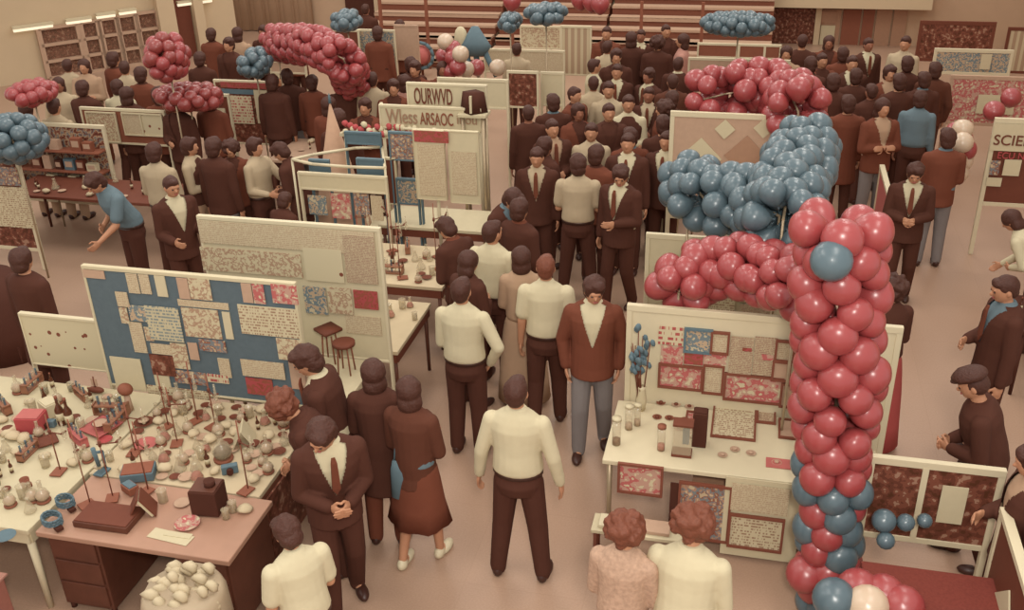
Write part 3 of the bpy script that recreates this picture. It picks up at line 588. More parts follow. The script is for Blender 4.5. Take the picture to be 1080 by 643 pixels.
# ------------------------------------------------------------------ stall 2 and K (right, behind)
eK = board('display_board', -.86, .45, 11.0, .8, 1.98, m_ptan, 'board with cream and tan diamond pattern under the blue balloons', frame=m_white, fw_=.05)
for i, (cx, cz, c) in enumerate(((-.55, 1.5, m_cream), (-.05, 1.55, m_tan), (.3, 1.45, m_cream), (-.3, 1.85, m_cream), (.12, 1.88, m_cream), (-.8+.12, 1.15, m_cream))):
    o = MB().box((0, 0, 0), (.34 if i < 3 else .16,)*1 + (.01,) + ((.34,) if i < 3 else (.16,)), M=Matrix.Rotation(PI/4, 3, 'Y')).build('diamond', c, eK); o.location = (cx+.205, -.024, cz)
eS = board('display_board', -.86, .62, 8.75, .3, 1.45, m_cream, 'white board crowded with little pictures below the red balloon arch', frame=m_white, fw_=.04)
for i, (l, t, r, b, k) in enumerate(((700, 306, 738, 335, 'pics'), (742, 308, 775, 334, 'dark'), (778, 300, 800, 318, 'mixp'), (780, 321, 812, 340, 'page'), (803, 298, 822, 318, 'redp'), (760, 285, 776, 304, 'dark2'), (706, 280, 730, 300, 'bluep'))):
    sheet(8.74, l, t, r, b, k, ['picture card at left', 'typed card at centre', 'mixed picture', 'newspaper cutting', 'red card', 'narrow slip', 'blue picture'][i]+' on the board below the red balloon arch')
table(-.9, .5, 7.9, 8.6, .75, m_cream, m_metal, 'white table of the second right stall behind the near panel')
for i, (x, y) in enumerate(((-.7, 8.1), (-.35, 8.3), (.05, 8.1), (.3, 8.35))):
    e = empty('glass_jar', (x, y, .752), 0, ['jar at left end of the second right table', 'jar left of centre on second right table', 'jar right of centre on second right table', 'jar at the right end of second right table'][i], 'jar'); bottle(e, 1, g_clear if i % 2 else g_blue)
e = empty('draped_figure', P(704, 262, 0), 0, 'cream draped paper banner hanging at left of blue balloons', 'banner')
MB().loft([(0, .10, .05, 0), (.6, .14, .06, 0), (1.3, .12, .05, 0), (1.5, .03, .03, 0)]).build('drape', m_cream, e)
# far right row panels
board_px('display_board', 15.5, 727, 64, 830, 96, m_ptan, 'tan board behind the pink balloon bank', frame=m_white)[0]
board_px('display_board', 17.5, 737, 48, 822, 60, m_mid, 'low brown board in white frame under far blue balloons', frame=m_white, mids=(.5, .82))[0]
# ------------------------------------------------------------------ left stalls
eG = board_px('hanging_poster_board', 10.0, 438, 138, 469, 210, m_cream, 'left of the two tall white posters on a pole', frame=m_cream, fw_=.008, posts=False)[0]
sheet(9.998, 437, 138, 473, 150, 'redp', parent=eG, name='header_band'); sheet(9.998, 442, 152, 470, 206, 'dark2', parent=eG, name='print')
eG2 = board_px('hanging_poster_board', 10.02, 474, 139, 505, 214, m_cream, 'right of the two tall white posters on a pole', frame=m_cream, fw_=.008, posts=False)[0]
sheet(10.018, 477, 160, 503, 205, 'dark2', parent=eG2, name='print')
p = PY(462, 213, 10.04); e = empty('poster_pole', (p.x, 10.06, 0), 0, 'thin pale pole carrying the two tall white posters', 'pole')
MB().cyl((0, 0, 0), (0, 0, 2.0), .02).build('pole', m_white, e); MB().cyl((-.35, 0, 1.98), (.4, 0, 1.98), .015).build('crossbar', m_white, e); MB().lathe([(.16, 0), (.16, .02), (.03, .04)]).build('foot', m_metal, e)
def letters(txt, y, l, t, r, b, m, parent, cond=1):
    cu = bpy.data.curves.new('lettering', 'FONT'); cu.body = txt; cu.extrude = .004; cu.offset = .006
    o = bpy.data.objects.new('tmp', cu); COL.objects.link(o); dg = bpy.context.evaluated_depsgraph_get(); me = bpy.data.meshes.new_from_object(o.evaluated_get(dg)); COL.objects.unlink(o); bpy.data.objects.remove(o)
    x0, x1, z0, z1 = sheet_rect(y, l, t, r, b)
    xs = [v.co.x for v in me.vertices]; ys = [v.co.y for v in me.vertices]; a0, a1, b0, b1 = min(xs), max(xs), min(ys), max(ys)
    for v in me.vertices: v.co = (x0+(v.co.x-a0)/(a1-a0)*(x1-x0)-parent.location.x, y-.006+v.co.z-parent.location.y, z0+(v.co.y-b0)/(b1-b0)*(z1-z0)-parent.location.z)
    me.materials.clear(); me.materials.append(m); return link('lettering', me, parent)
eO = board_px('sign_board', 11.1, 431, 90, 512, 118, m_cream, 'upper white sign board with condensed dark capital letters', frame=m_white, fw_=.02, posts=False)[0]
letters('OURWVD', 11.098, 437, 93, 477, 110, m_brown, eO)
eW = board_px('sign_board', 10.9, 402, 114, 506, 136, m_cream, 'lower cream sign board with faded uneven lettering', frame=m_white, fw_=.02, posts=False)[0]
letters('Wless', 10.898, 407, 115, 440, 130, mat('#9a7a62'), eW); letters('ARSAOC', 10.898, 443, 119, 478, 132, m_mid, eW); letters('inou', 10.898, 482, 122, 503, 131, mat('#9a7a62'), eW)
for s, px in enumerate((404, 506)):
    p = PY(px, 130, 11.3); o = MB().cyl((0, 0, 0), (0, 0, 1.9), .02).build('post', m_white); o.location = (p.x, 11.3, 0); tag(o, ['white post at left behind the sign boards', 'white post at right behind the sign boards'][s], 'post')
e = empty('dark_monitor', PY(500, 118, 10.95), 0, 'dark tapered television set on the sign board table', 'television'); e.location.z -= .0
MB().loft([(0, .17, .14, 0), (.24, .13, .11, 0)], seg=4).build('cabinet', m_dark, e); MB().bb(-.012, .012, -.145, -.10, .02, .22).build('divider', m_cream, e)
z_t = e.location.z; tb = table(e.location.x-.17, e.location.x+.17, 10.83, 11.07, z_t-.002, m_cream, m_metal, 'small high shelf table holding the dark television'); 
board_px('display_board', 13.0, 464, 85, 534, 112, m_cream, 'white panel with brown spots behind the dark television', frame=m_white)[0]
e = board_px('display_board', 14.0, 537, 77, 566, 112, tx['darkp'], 'dark picture board beside the far white panels', frame=m_white)[0]
board_px('display_board', 14.2, 572, 78, 593, 110, m_cream, 'narrow cream board right of the dark picture board', frame=m_white)[0]
board_px('display_board', 17.0, 512, 54, 594, 76, tx['dark2'], 'wide low cream banner board in the far middle', frame=m_white)[0]
board_px('display_board', 18.5, 550, 29, 590, 50, tx['pics'], 'far cream board with small marks under the blue balloons', frame=m_white)[0]
board_px('display_board', 17.6, 593, 29, 622, 78, tx['stripes'], 'tall far cream board with vertical stripes', frame=m_white)[0]
board_px('display_board', 16.5, 354, 33, 378, 62, m_brown, 'brown far board left of the picture board', frame=m_white)[0]
board_px('display_board', 16.6, 381, 33, 416, 75, tx['bluep'], 'far board with blue and red pictures at upper middle', frame=m_white)[0]
board_px('display_board', 17.0, 418, 28, 440, 62, m_ptan, 'plain tan far board beside the blue picture board', frame=m_ptan)[0]
# F: rack with blue panels, cone
eF = board_px('rack_stand', 9.9, 317, 186, 406, 200, m_cream, 'white rack stand with a broad cream shelf front', frame=m_white, fw_=.025)[0]
for i, (l, t, r, b, k) in enumerate(((326, 206, 345, 226, 'bluep'), (350, 204, 370, 230, 'pinkp'), (374, 204, 390, 226, 'mixp'), (392, 206, 404, 232, 'dark2'))): sheet(9.93, l, t, r, b, k, parent=eF, name='hanging_card')
pts = [P(px, py, 1.55) for px, py in ((308, 168), (330, 163), (375, 156), (403, 155), (406, 177), (370, 176), (330, 173), (308, 168))]
e = empty('hoop_rail', (0, 0, 0), 0, 'pale bent hoop rail above the white rack stand', 'rail'); c0 = sum(pts[:-1], V())/7; e.location = (c0.x, c0.y, 0)
MB().tube([p-e.location for p in pts], .018, 8).build('rail', m_white, e)
for p in (pts[0], pts[3], pts[4]): MB().cyl(V((p.x, p.y, 0))-e.location, p-e.location, .014).build('post', m_white, e)
for i, (y, l, t, r, b, c, lb) in enumerate(((10.05, 328, 170, 346, 186, 'b', 'blue panel at left inside the hoop rail'), (10.05, 378, 169, 403, 187, 'b', 'blue panel at right inside the hoop rail'), (10.6, 365, 141, 400, 151, 'b', 'small blue shelf panel above hoop rail'), (10.3, 412, 141, 440, 168, 'm', 'blue bordered picture panel beside the white posters'), (10.28, 420, 190, 440, 214, 'b2', 'lower blue panel beside the white posters'), (10.3, 408, 168, 417, 214, 'r', 'narrow brown panel beside lower blue panel'))):
    board_px('small_panel', y, l, t, r, b, {'b': m_blue, 'm': tx['mixp'], 'b2': tx['bluep'], 'r': m_brown}[c], lb, frame=m_blue if c != 'r' else m_cream, fw_=.02, posts=True)
p = P(362, 236, .4); zt = 0
e = empty('teepee', (p.x, p.y+.0, 0), 0, 'tall tan paper cone shaped like a teepee', 'cone'); 
def zat(x, y, py):
    lo, hi = 0, 5
    for _ in range(40):
        m = (lo+hi)/2; v = V((x, y, m))-EYE; q = 321.5-F_PX*v.dot(up)/v.dot(fw)
        if q > py: lo = m
        else: hi = m
    return lo
zt = zat(p.x, p.y, 107); MB().lathe([(.36, .4), (.355, .42), (.004, zt)], seg=28).build('cone_body', mat('#b08c72', .7, .2), e)
MB().lathe([(.02, zt-.02), (.015, zt+.06), (.004, zt+.1)], seg=8).build('tip', m_blue, e)
table(p.x-.7, p.x+.75, p.y-.35, p.y+.35, .4, m_cream, m_metal, 'low pale table carrying the paper teepee')
g = MB(); r4 = random.Random(2); 
e = empty('flower_garland', P(400, 137, 1.7), 0, 'row of red and white paper flowers above the blue shelf panel', 'garland')
for i in range(26): g.ell((-.45+.036*i, r4.uniform(-.05, .05), r4.uniform(-.04, .05)), .04, 7, 5, mi=i % 2, nz=.4)
g.build('flowers', [m_red, m_cream], e); e2 = MB().bb(-.5, .5, -.04, .04, -.09, -.05).build('shelf', m_cream, e); MB().cyl((-.45, 0, -1.7), (-.45, 0, -.05), .015).build('post', m_cream, e); MB().cyl((.45, 0, -1.7), (.45, 0, -.05), .015).build('post', m_cream, e)
# L boards at far left
b0 = board('display_board', -9.9, -8.62, 9.74, .3, 1.5, tx['darkp'], 'left edge board with a cream text sheet', frame=m_white, fw_=.045)
sheet(9.73, -30, 196, 34, 238, 'dark', 'cream text sheet on the left edge board'); sheet(9.73, -30, 175, 20, 194, 'mixp', 'mixed picture strip at top of left edge board')
b2 = board('shelf_board', -9.9, -8.42, 11.2, .35, 1.42, tx['goods'], 'open frame packed with brown and white packets at left', frame=m_white, fw_=.04)
for k in range(3): MB().bb(-.74, .74, -.2, 0, .55+.28*k, .57+.28*k).build('shelf', m_mid, b2)
rr = random.Random(4); gi = 0
for k in range(3):
    for j in range(8):
        if rr.random() < .2: continue
        x = -9.8+.17*j; w = rr.uniform(.05, .08); h = rr.uniform(.1, .2); c = [m_cream, m_brown, m_mid, m_blue, m_ptan, m_dark][rr.randrange(6)]
        o = MB().bb(-w, w, -.04, .04, 0, h).bb(-w*.7, w*.7, -.045, -.04, h*.3, h*.8, 1).build('packet', [c, m_ptan]); o.location = (x, 11.11, .572+.28*k); tag(o, 'packet on the %s shelf of the open frame at left' % ['bottom', 'middle', 'top'][k], 'packet', 'packets on the %s shelf' % ['bottom', 'middle', 'top'][k])
b3 = board_px('display_board', 11.9, 90, 117, 174, 150, m_mid, 'board with three pale framed sheets at upper left', frame=m_white)[0]
for l, t, r, b, k, lb in ((95, 119, 124, 148, 'pics', 'left pale sheet'), (132, 120, 150, 141, 'dark2', 'middle pale sheet'), (151, 121, 172, 142, 'dots', 'right pale sheet')): sheet(11.89, l, t, r, b, k, lb+' on the three sheet board at upper left', frame=m_cream)
b4 = board_px('display_board', 12.9, 214, 101, 243, 150, m_brown, 'brown board with one white sheet at left middle', frame=m_white)[0]; sheet(12.89, 226, 114, 239, 136, 'plain', parent=b4)
b5 = board_px('display_board', 13.6, 232, 87, 287, 150, tx['darkp'], 'tall board with red header in the left middle', frame=m_white)[0]
for l, t, r, b, k in ((233, 87, 285, 93, 'redp'), (233, 94, 268, 99, m_blue), (245, 101, 267, 130, 'red'), (270, 95, 284, 130, 'plain'), (280, 105, 285, 124, 'redp')): sheet(13.59, l, t, r, b, k, parent=b5)
b6 = board_px('display_board', 15.5, 286, 66, 321, 76, m_ptan, 'open white frame with pale top at upper left middle', frame=m_white)[0]
for i, (y, l, t, r, b, k, lb) in enumerate(((17.5, 228, 66, 256, 84, tx['pics'], 'small pale board near the pink balloons at upper left'), (14.8, 60, 98, 88, 130, m_ptan, 'pale tan board end at upper left'))): board_px('display_board', y, l, t, r, b, k, lb, frame=m_white)
# ------------------------------------------------------------------ right side frames
eq = board('display_board', .98, 1.74, 5.82, .62, 1.2, tx['darkp'], 'dark mottled panel in a white frame at lower right', frame=m_white, fw_=.045, mids=(.42,))
sheet(5.805, 990, 512, 1018, 551, 'plain', 'white notice on the dark mottled lower right panel'); 
e = empty('red_table', (1.35, 4.85, 0), 0, 'table draped in dark red cloth at lower right', 'table')
MB().bb(-.42, .45, -.5, .5, .70, .74).build('tabletop', m_wood, e)
for sx, sy in ((-.37, -.45), (.4, -.45), (-.37, .45), (.4, .45)): MB().cyl((sx, sy, 0), (sx, sy, .7), .02).build('leg', m_metal, e)
o = cloth(.93, 1.8, 4.35, 5.35, .74, mat('#74382f', .8, .15, 60, .25, .1), 'dark red cloth over the lower right table', .3, 'fl')
# slanted frame going away on the right edge
def side_board(x, y0, y1, z0, z1, m, label, frame=m_white, fw_=.04, rz=0, base_post=True):
    e = empty('side_board', (x, (y0+y1)/2, 0), rz, label, 'display board'); d = (y1-y0)/2
    MB().bb(-.012, .012, -d, d, z0, z1).build('panel', m, e); MB().bb(-.03, .03, -d-fw_, d+fw_, z1, z1+fw_).build('rail', frame, e); MB().bb(-.025, .025, -d, d, z0-fw_, z0).build('rail', frame, e)
    for s in (-1, 1): MB().bb(-.025, .025, s*d-(fw_ if s < 0 else 0), s*d+(fw_ if s > 0 else 0), 0, z1).build('post', frame, e)
    return e
es = side_board(1.72, 4.0, 5.45, .25, 1.16, m_brown, 'brown panel in white frame running to lower right corner')
o = MB().box((0, 0, 0), (.01, .3, .3), M=Matrix.Rotation(PI/4, 3, 'X')).build('diamond', m_cream, es); o.location = (.02, .28, .75); o = MB().box((0, 0, 0), (.01, .3, .3), M=Matrix.Rotation(PI/4, 3, 'X')).build('diamond', m_cream, es); o.location = (-.02, .28, .75)
side_board(1.60, 11.5, 12.5, .15, .98, m_pink, 'narrow white framed panel seen edge on beside balloon column', rz=0)
# far right boards
e = board_px('display_board', 12.3, 1045, 130, 1120, 215, m_brown, 'brown board headed with large lettering at right edge', frame=m_white, fw_=.05)[0]
sheet(12.29, 1046, 131, 1120, 160, 'plain', parent=e, name='header_sheet'); letters('SCIENCE', 12.278, 1048, 143, 1112, 154, m_brown, e); letters('ECU NOW', 12.278, 1052, 161, 1100, 168, m_red, e)
sheet(12.285, 1058, 168, 1076, 185, 'plain', parent=e); sheet(12.285, 1040, 187, 1056, 196, 'plain', parent=e); sheet(12.285, 1044, 169, 1054, 184, 'mixp', parent=e)
e = board_px('display_board', 16.0, 1002, 84, 1100, 130, tx['pinkp'], 'wide pinkish picture board behind the large lettered board', frame=m_ptan, fw_=.05)[0]
sheet(15.99, 1030, 100, 1070, 120, 'plain', parent=e)
e = board_px('display_board', 18.0, 987, 55, 1064, 76, tx['bluep'], 'dark board with blue scribbles and one white note', frame=m_white, fw_=.05)[0]; sheet(17.99, 1034, 57, 1045, 73, 'plain', parent=e)
e = board_px('display_board', 20.0, 971, 26, 1044, 62, tx['darkp'], 'dark board with brown frame in the far right corner', frame=m_brown, fw_=.06)[0]
board_px('display_board', 20.5, 1062, 32, 1100, 75, tx['stripes'], 'striped panel by the right wall', frame=m_brown, fw_=.05)
# low dark table and clutter at right edge
scatter((2.62, 3.4, 9.0, 9.6), 9, .702, [1, 3, 6, 7, 9])
table(2.55, 3.5, 8.9, 9.7, .7, m_dark, m_dark, 'dark cluttered table at right edge by the seated visitor')
# black covered equipment at left edge
e = empty('covered_equipment', P(2, 365, 0), 0, 'bulky equipment under a black cover at left edge', 'equipment')
MB().loft([(0, .62, .5, 0), (.3, .6, .48, 0), (.7, .5, .42, 0), (.85, .3, .3, 0), (.9, .1, .1, 0)]).build('cover', m_dark, e); MB().bb(-.5, .5, -.3, .3, .02, .2).build('base_box', m_dark, e)
# ------------------------------------------------------------------ balloons
bprof = [(.002, -.62), (.05, -.58), (.045, -.54), (.10, -.5), (.3, -.36), (.46, -.12), (.5, .08), (.46, .28), (.34, .42), (.16, .5), (.003, .52)]
def rprof(pr, n=3):
    for _ in range(1):
        out = [pr[0]]
        for a, b in zip(pr, pr[1:]): out += [(.75*a[0]+.25*b[0], .75*a[1]+.25*b[1]), (.25*a[0]+.75*b[0], .25*a[1]+.75*b[1])]
        out.append(pr[-1]); pr = out
    return pr
def balloon_mat(name, hexc, tip):
    m, nt, b = new_mat(name); b.inputs['Base Color'].default_value = lin(hexc); b.inputs['Roughness'].default_value = .3
    b.inputs['Specular IOR Level'].default_value = .6
    b.inputs['Subsurface Weight'].default_value = .15; b.inputs['Subsurface Radius'].default_value = (.05, .03, .03); return m
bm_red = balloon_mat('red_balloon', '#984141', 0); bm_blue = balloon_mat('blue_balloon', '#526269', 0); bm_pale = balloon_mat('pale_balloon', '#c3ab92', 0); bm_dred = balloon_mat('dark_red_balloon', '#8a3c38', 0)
bmesh_ = MB().lathe(rprof(bprof[2:]), seg=18).mesh('balloon', m_red, fix=True)
knot = MB().lathe([(.05, -.62), (.02, -.585), (.04, -.56), (.05, -.52)], seg=8).mesh('knot', m_red, fix=True)
BAL = []
def balloon(p, d, mt, diam, label, group, near): BAL.append((V(p), V(d), mt, diam, label, group, near))
def make_balloons():
    order = sorted(BAL, key=lambda q: -q[3]/(q[0]-EYE).length); rest = MB(); ms = [bm_red, bm_blue, bm_pale, bm_dred]
    for i, (p, d, mt, diam, label, group, near) in enumerate(order):
        q = V((0, 0, 1)).rotation_difference(d)
        if i < 300:
            o = link('balloon', bmesh_); o.material_slots[0].link = 'OBJECT'; o.material_slots[0].material = mt
            o.rotation_mode = 'QUATERNION'; o.location = p; o.rotation_quaternion = q; o.scale = (diam,)*3; tag(o, label, 'balloon', group)
            if near: k = link('knot', knot, o); k.material_slots[0].link = 'OBJECT'; k.material_slots[0].material = mt
        else: rest.lathe([(r*diam, z*diam) for r, z in bprof[3:]], p, 12, ms.index(mt), q.to_matrix())
    o = rest.build('balloon_clusters', ms); tag(o, 'small far balloons of the clusters along the back and left of the hall', 'balloons'); o['kind'] = 'stuff'
def support(pts, label, r=.012, name='balloon_support'):
    c = pts[0]; e = empty(name, (c.x, c.y, 0), 0, label, 'pole'); L = e.location
    MB().tube([p-L for p in pts], r, 6).build('rod', m_metal, e)
    if pts[0].z > .2 and name == 'balloon_pole': MB().lathe([(.12, 0), (.12, .02), (.02, .03)]).build('foot', m_metal, e)
rb = random.Random(11)
def garland(path, R, diam, mats, label, k=4, spacing=.8, near=False, jit=.15, squash=1):
    """balloons tied in clusters of k around a path; path = world points"""
    L = 0; segs = []; support([V((path[0].x, path[0].y, 0))]+list(path)+[V((path[-1].x, path[-1].y, 0))], 'thin support rod of the %s' % label[1]) if label[1] != 'balloons of the near column' else None
    for a, b in zip(path, path[1:]): segs.append((L, a, b)); L += (b-a).length
    n = max(1, int(L/(diam*spacing)))
    for i in range(n+1):
        s = L*i/n if n else 0
        for (s0, a, b) in segs:
            if s >= s0-1e-6: A_, B_, S0 = a, b, s0
        t = (B_-A_).normalized(); c = A_ + t*(s-S0); u = t.orthogonal().normalized(); w = t.cross(u); ph = i*PI/k + rb.uniform(-.2, .2)
        Ri = R(s/L) if callable(R) else R
        for j in range(k):
            an = ph + 2*PI*j/k; d = (math.cos(an)*u + math.sin(an)*w + t*rb.uniform(-jit, jit)).normalized()
            mt = mats[(i*k+j) % len(mats)] if isinstance(mats, list) else mats(s/L)
            dm = diam*rb.uniform(.88, 1.1); balloon(c + d*(Ri*rb.uniform(.9, 1.1)), d, mt, dm, label[0], label[1], near)
# near column
path = [PY(872, 632, 5.62), PY(876, 540, 5.68), PY(882, 430, 5.74), PY(886, 330, 5.80), PY(886, 240, 5.84)]
def colmat(t): return (rb.choice([bm_red, bm_blue, bm_blue]) if t < .40 else bm_red)
garland(path, lambda t: .11 if t < .3 else (.15 if t < .5 else .185), .235, colmat, ('balloon in the tall column at the near right stall', 'balloons of the near column'), 5, .62, True)
support([V((path[0].x, path[0].y, 0))] + path, 'thin rod inside the tall balloon column', name='balloon_pole')
balloon(PY(877, 275, 5.56), V((-.1, -1, .5)).normalized(), bm_blue, .25, 'single blue balloon on the red top part of near column', None, True)
# second arch: red part
pa = [P(x, y, z) for x, y, z in ((716, 308, 1.7), (728, 287, 1.8), (770, 279, 1.9), (810, 288, 1.95), (842, 302, 2.0))]
garland(pa, .16, .22, [bm_red], ('red balloon in the arch over the second right stall', 'red balloons of second arch'), 5, .62, True)
# blue swath
pa = [P(x, y, z) for x, y, z in ((728, 192, 2.1), (745, 212, 2.1), (785, 207, 2.15), (822, 228, 2.2))]
garland(pa, .2, .22, [bm_blue], ('blue balloon in the thick bank behind the red arch', 'blue balloons of the bank'), 6, .6, True)
pa = [P(x, y, z) for x, y, z in ((826, 232, 2.25), (832, 195, 2.3), (850, 155, 2.35))]
garland(pa, .22, .22, [bm_blue], ('blue balloon in the rising bank behind the near column', 'blue balloons of rising bank'), 6, .62, True)
# pink bank further back
pa = [P(x, y, z) for x, y, z in ((738, 106, 2.0), (765, 99, 2.1), (800, 94, 2.1), (835, 103, 2.1), (842, 118, 2.1))]
garland(pa, .24, .25, [bm_red], ('red balloon in the far bank over the diamond board', 'red balloons of the far bank'), 6, .72)
def cluster(px0, px1, py0, py1, z, diam, mt, label, n, depth=.3):
    c0 = P(px0, (py0+py1)/2, z); c1 = P(px1, (py0+py1)/2, z); hz = abs(PY(px0, py0, c0.y).z-PY(px0, py1, c0.y).z)/2
    cen = (c0+c1)/2; rx = max(.05, (c1-c0).length/2-diam/2); rz_ = max(.05, hz-diam/2); pts = []; tr = 0
    while len(pts) < n and tr < 4000:
        tr += 1; t = rb.uniform(0, 2*PI); ph = math.acos(rb.uniform(-1, 1)); d = V((math.sin(ph)*math.cos(t)*rx, math.sin(ph)*math.sin(t)*depth, math.cos(ph)*rz_))
        if any((d-q).length < diam*.6 for q in pts): continue
        pts.append(d)
    support([V((cen.x, cen.y, 0)), cen], 'thin pole carrying the %s' % label[1], name='balloon_pole')
    for d in pts:
        nrm = V((d.x/rx**2, d.y/depth**2, d.z/rz_**2)).normalized(); balloon(cen+d, nrm, mt if not isinstance(mt, list) else rb.choice(mt), diam*rb.uniform(.9, 1.1), label[0], label[1], False)
cluster(737, 822, 12, 38, 2.2, .17, bm_blue, ('small blue balloon in the far cluster at upper right', 'far blue cluster right'), 90)
cluster(552, 600, 3, 26, 2.4, .17, bm_blue, ('small blue balloon in the far cluster over the cream boards', 'far blue cluster middle'), 70)
cluster(526, 550, 12, 34, 2.2, .16, bm_blue, ('small blue balloon left of the far middle cluster', 'far blue cluster middle left'), 30)
cluster(349, 383, 10, 33, 2.1, .17, bm_blue, ('blue balloon in the small far cluster left of the doorway', 'far blue cluster left'), 36)
cluster(253, 285, 50, 83, 1.9, .17, bm_blue, ('blue balloon in the cluster beside the pink garland', 'blue cluster by pink garland'), 40)
cluster(-22, 48, 120, 172, 1.8, .19, bm_blue, ('blue balloon in the cluster at the left edge', 'left edge blue cluster'), 70)
cluster(12, 56, 84, 111, 1.9, .18, [bm_red], ('red balloon in the small cluster near the left windows', 'red cluster near windows'), 40)
cluster(157, 196, 33, 88, 2.3, .19, [bm_red, bm_red, bm_dred], ('pinkish red balloon in the upright cluster at upper left', 'upright cluster upper left'), 60)
cluster(158, 240, 88, 116, 1.7, .19, [bm_dred], ('dull red balloon in the low bank at upper left', 'low bank upper left'), 60)
pa = [P(x, y, z) for x, y, z in ((292, 45, 2.0), (335, 48, 2.2), (362, 62, 2.1), (372, 85, 1.6))]
garland(pa, .2, .19, [bm_red], ('red balloon in the garland at upper left centre', 'red garland upper left'), 7, .65)
cluster(994, 1028, 128, 192, 1.3, .24, [bm_red, bm_pale, bm_red, bm_pale], ('red or cream balloon in the bunch at right', 'mixed bunch at right'), 12, .2)
for i, (px, py, z) in enumerate(((1048, 118, 1.7), (1066, 104, 1.7), (1008, 140, 1.5))): balloon(P(px, py, z), V((0, -.5, .8)).normalized(), bm_red, .25, ['red balloon just left of the lettered board top', 'red balloon above the lettered board', 'red balloon beside the jeans wearer'][i], None, False)
for i, (px, py, z) in enumerate(((470, 45, 1.9), (478, 62, 1.7), (483, 72, 1.6), (492, 74, 1.5), (474, 76, 1.5), (503, 72, 1.5), (525, 72, 1.5), (478, 52, 1.8), (468, 60, 1.6), (486, 58, 1.8))):
    balloon(P(px, py, z), V((0, -.5, .8)).normalized(), bm_red if i % 3 else bm_pale, .26, 'balloon of the red sculpture beside the blue streamers', 'red balloon sculpture', False)
for i, (px, py) in enumerate(((624, 3), (633, 5), (540, 2), (612, 1))): balloon(P(px, py, 2.7), V((0, 0, 1)), bm_red, .26, ['red balloon above stairs right', 'second red balloon above the stairs', 'red balloon above the blue middle cluster', 'red balloon near centre top edge'][i], None, False)
for i, (px, py) in enumerate(((880, 632), (905, 622), (932, 628), (915, 640), (952, 640), (850, 606), (889, 590))):
    balloon(P(px, py, .72 if i < 5 else .4), V((-.2, -.6, .8)).normalized(), [bm_blue, bm_red, bm_red, bm_pale, bm_red, bm_red, bm_red][i], .27, ['big blue balloon at bottom edge beside red cloth', 'red balloon behind the big bottom blue one', 'red balloon on the dark red cloth edge', 'pale pinkish balloon at the bottom edge', 'red balloon at far bottom right of the bunch', 'red balloon low at left of column foot', 'red balloon low at right of column foot'][i], None, True)
for i, (px, py, z, s) in enumerate(((932, 549, .9, .16), (955, 551, .9, .12), (934, 570, .8, .12), (975, 549, .9, .1))): balloon(P(px, py, z), V((0, -.6, .6)).normalized(), bm_blue, s, ['blue balloon in front of the dark lower right panel', 'smaller blue balloon right of it before dark panel', 'low blue balloon before the dark lower right panel', 'tiny blue balloon near the white notice'][i], None, True)
make_balloons()
q_ = P(410, 500, .75); e = empty('shoulder_bag', (-2.22, 5.5, 0), .2, 'blue cloth bag hanging at the side of the woman with white shoes', 'bag'); MB().loft([(.62, .05, .03, 0), (.66, .13, .05, 0), (.9, .12, .05, 0), (.98, .10, .02, 0)]).build('bag_body', m_blue, e); MB().tube([(-.09, 0, .96), (-.05, 0, 1.2), (0, 0, 1.32), (.05, 0, 1.2), (.09, 0, .96)], .008).build('strap', m_blue, e)
# blue streamer figure
q_ = P(503, 80, 1.0); e = empty('streamer_figure', (q_.x, q_.y, 0), 0, 'blue hanging fabric figure with long streamer legs on a post', 'decoration')
zt = zat(e.location.x, e.location.y, 28); zb = zat(e.location.x, e.location.y, 55); z0 = zat(e.location.x, e.location.y, 80)
MB().loft([(zb-.05, .16, .1, 0), (zb+.1, .27, .17, 0), (zt-.25, .22, .15, 0), (zt, .06, .05, 0)]).build('body', m_blue, e)
for a in ((-.16, -.12), (0, .02), (.16, .34)): MB().cyl((a[0], 0, zb), (a[1], 0, z0), .05, .04).build('streamer', m_blue, e)
MB().cyl((0, .1, 0), (0, .1, zt), .03).build('post', m_ptan, e); MB().ell((-.25, 0, zt-.2), (.12, .08, .2)).build('ruffle', m_cream, e)
e = empty('ringed_ball', P(446, 80, 0), 0, 'brown ball in a blue ring above the far crowd', 'decoration'); zc = zat(e.location.x, e.location.y, 58)  # decorative ball in a ring, gives no light
MB().ell((0, 0, zc), .2).build('ball', m_pink, e); mb = MB(); mb.tube([(.27*math.cos(t/12*2*PI), -.05, zc+.27*math.sin(t/12*2*PI)) for t in range(13)], .04); mb.build('ring', m_blue, e); MB().cyl((0, 0, 0), (0, 0, zc), .03).build('post', m_brown, e)
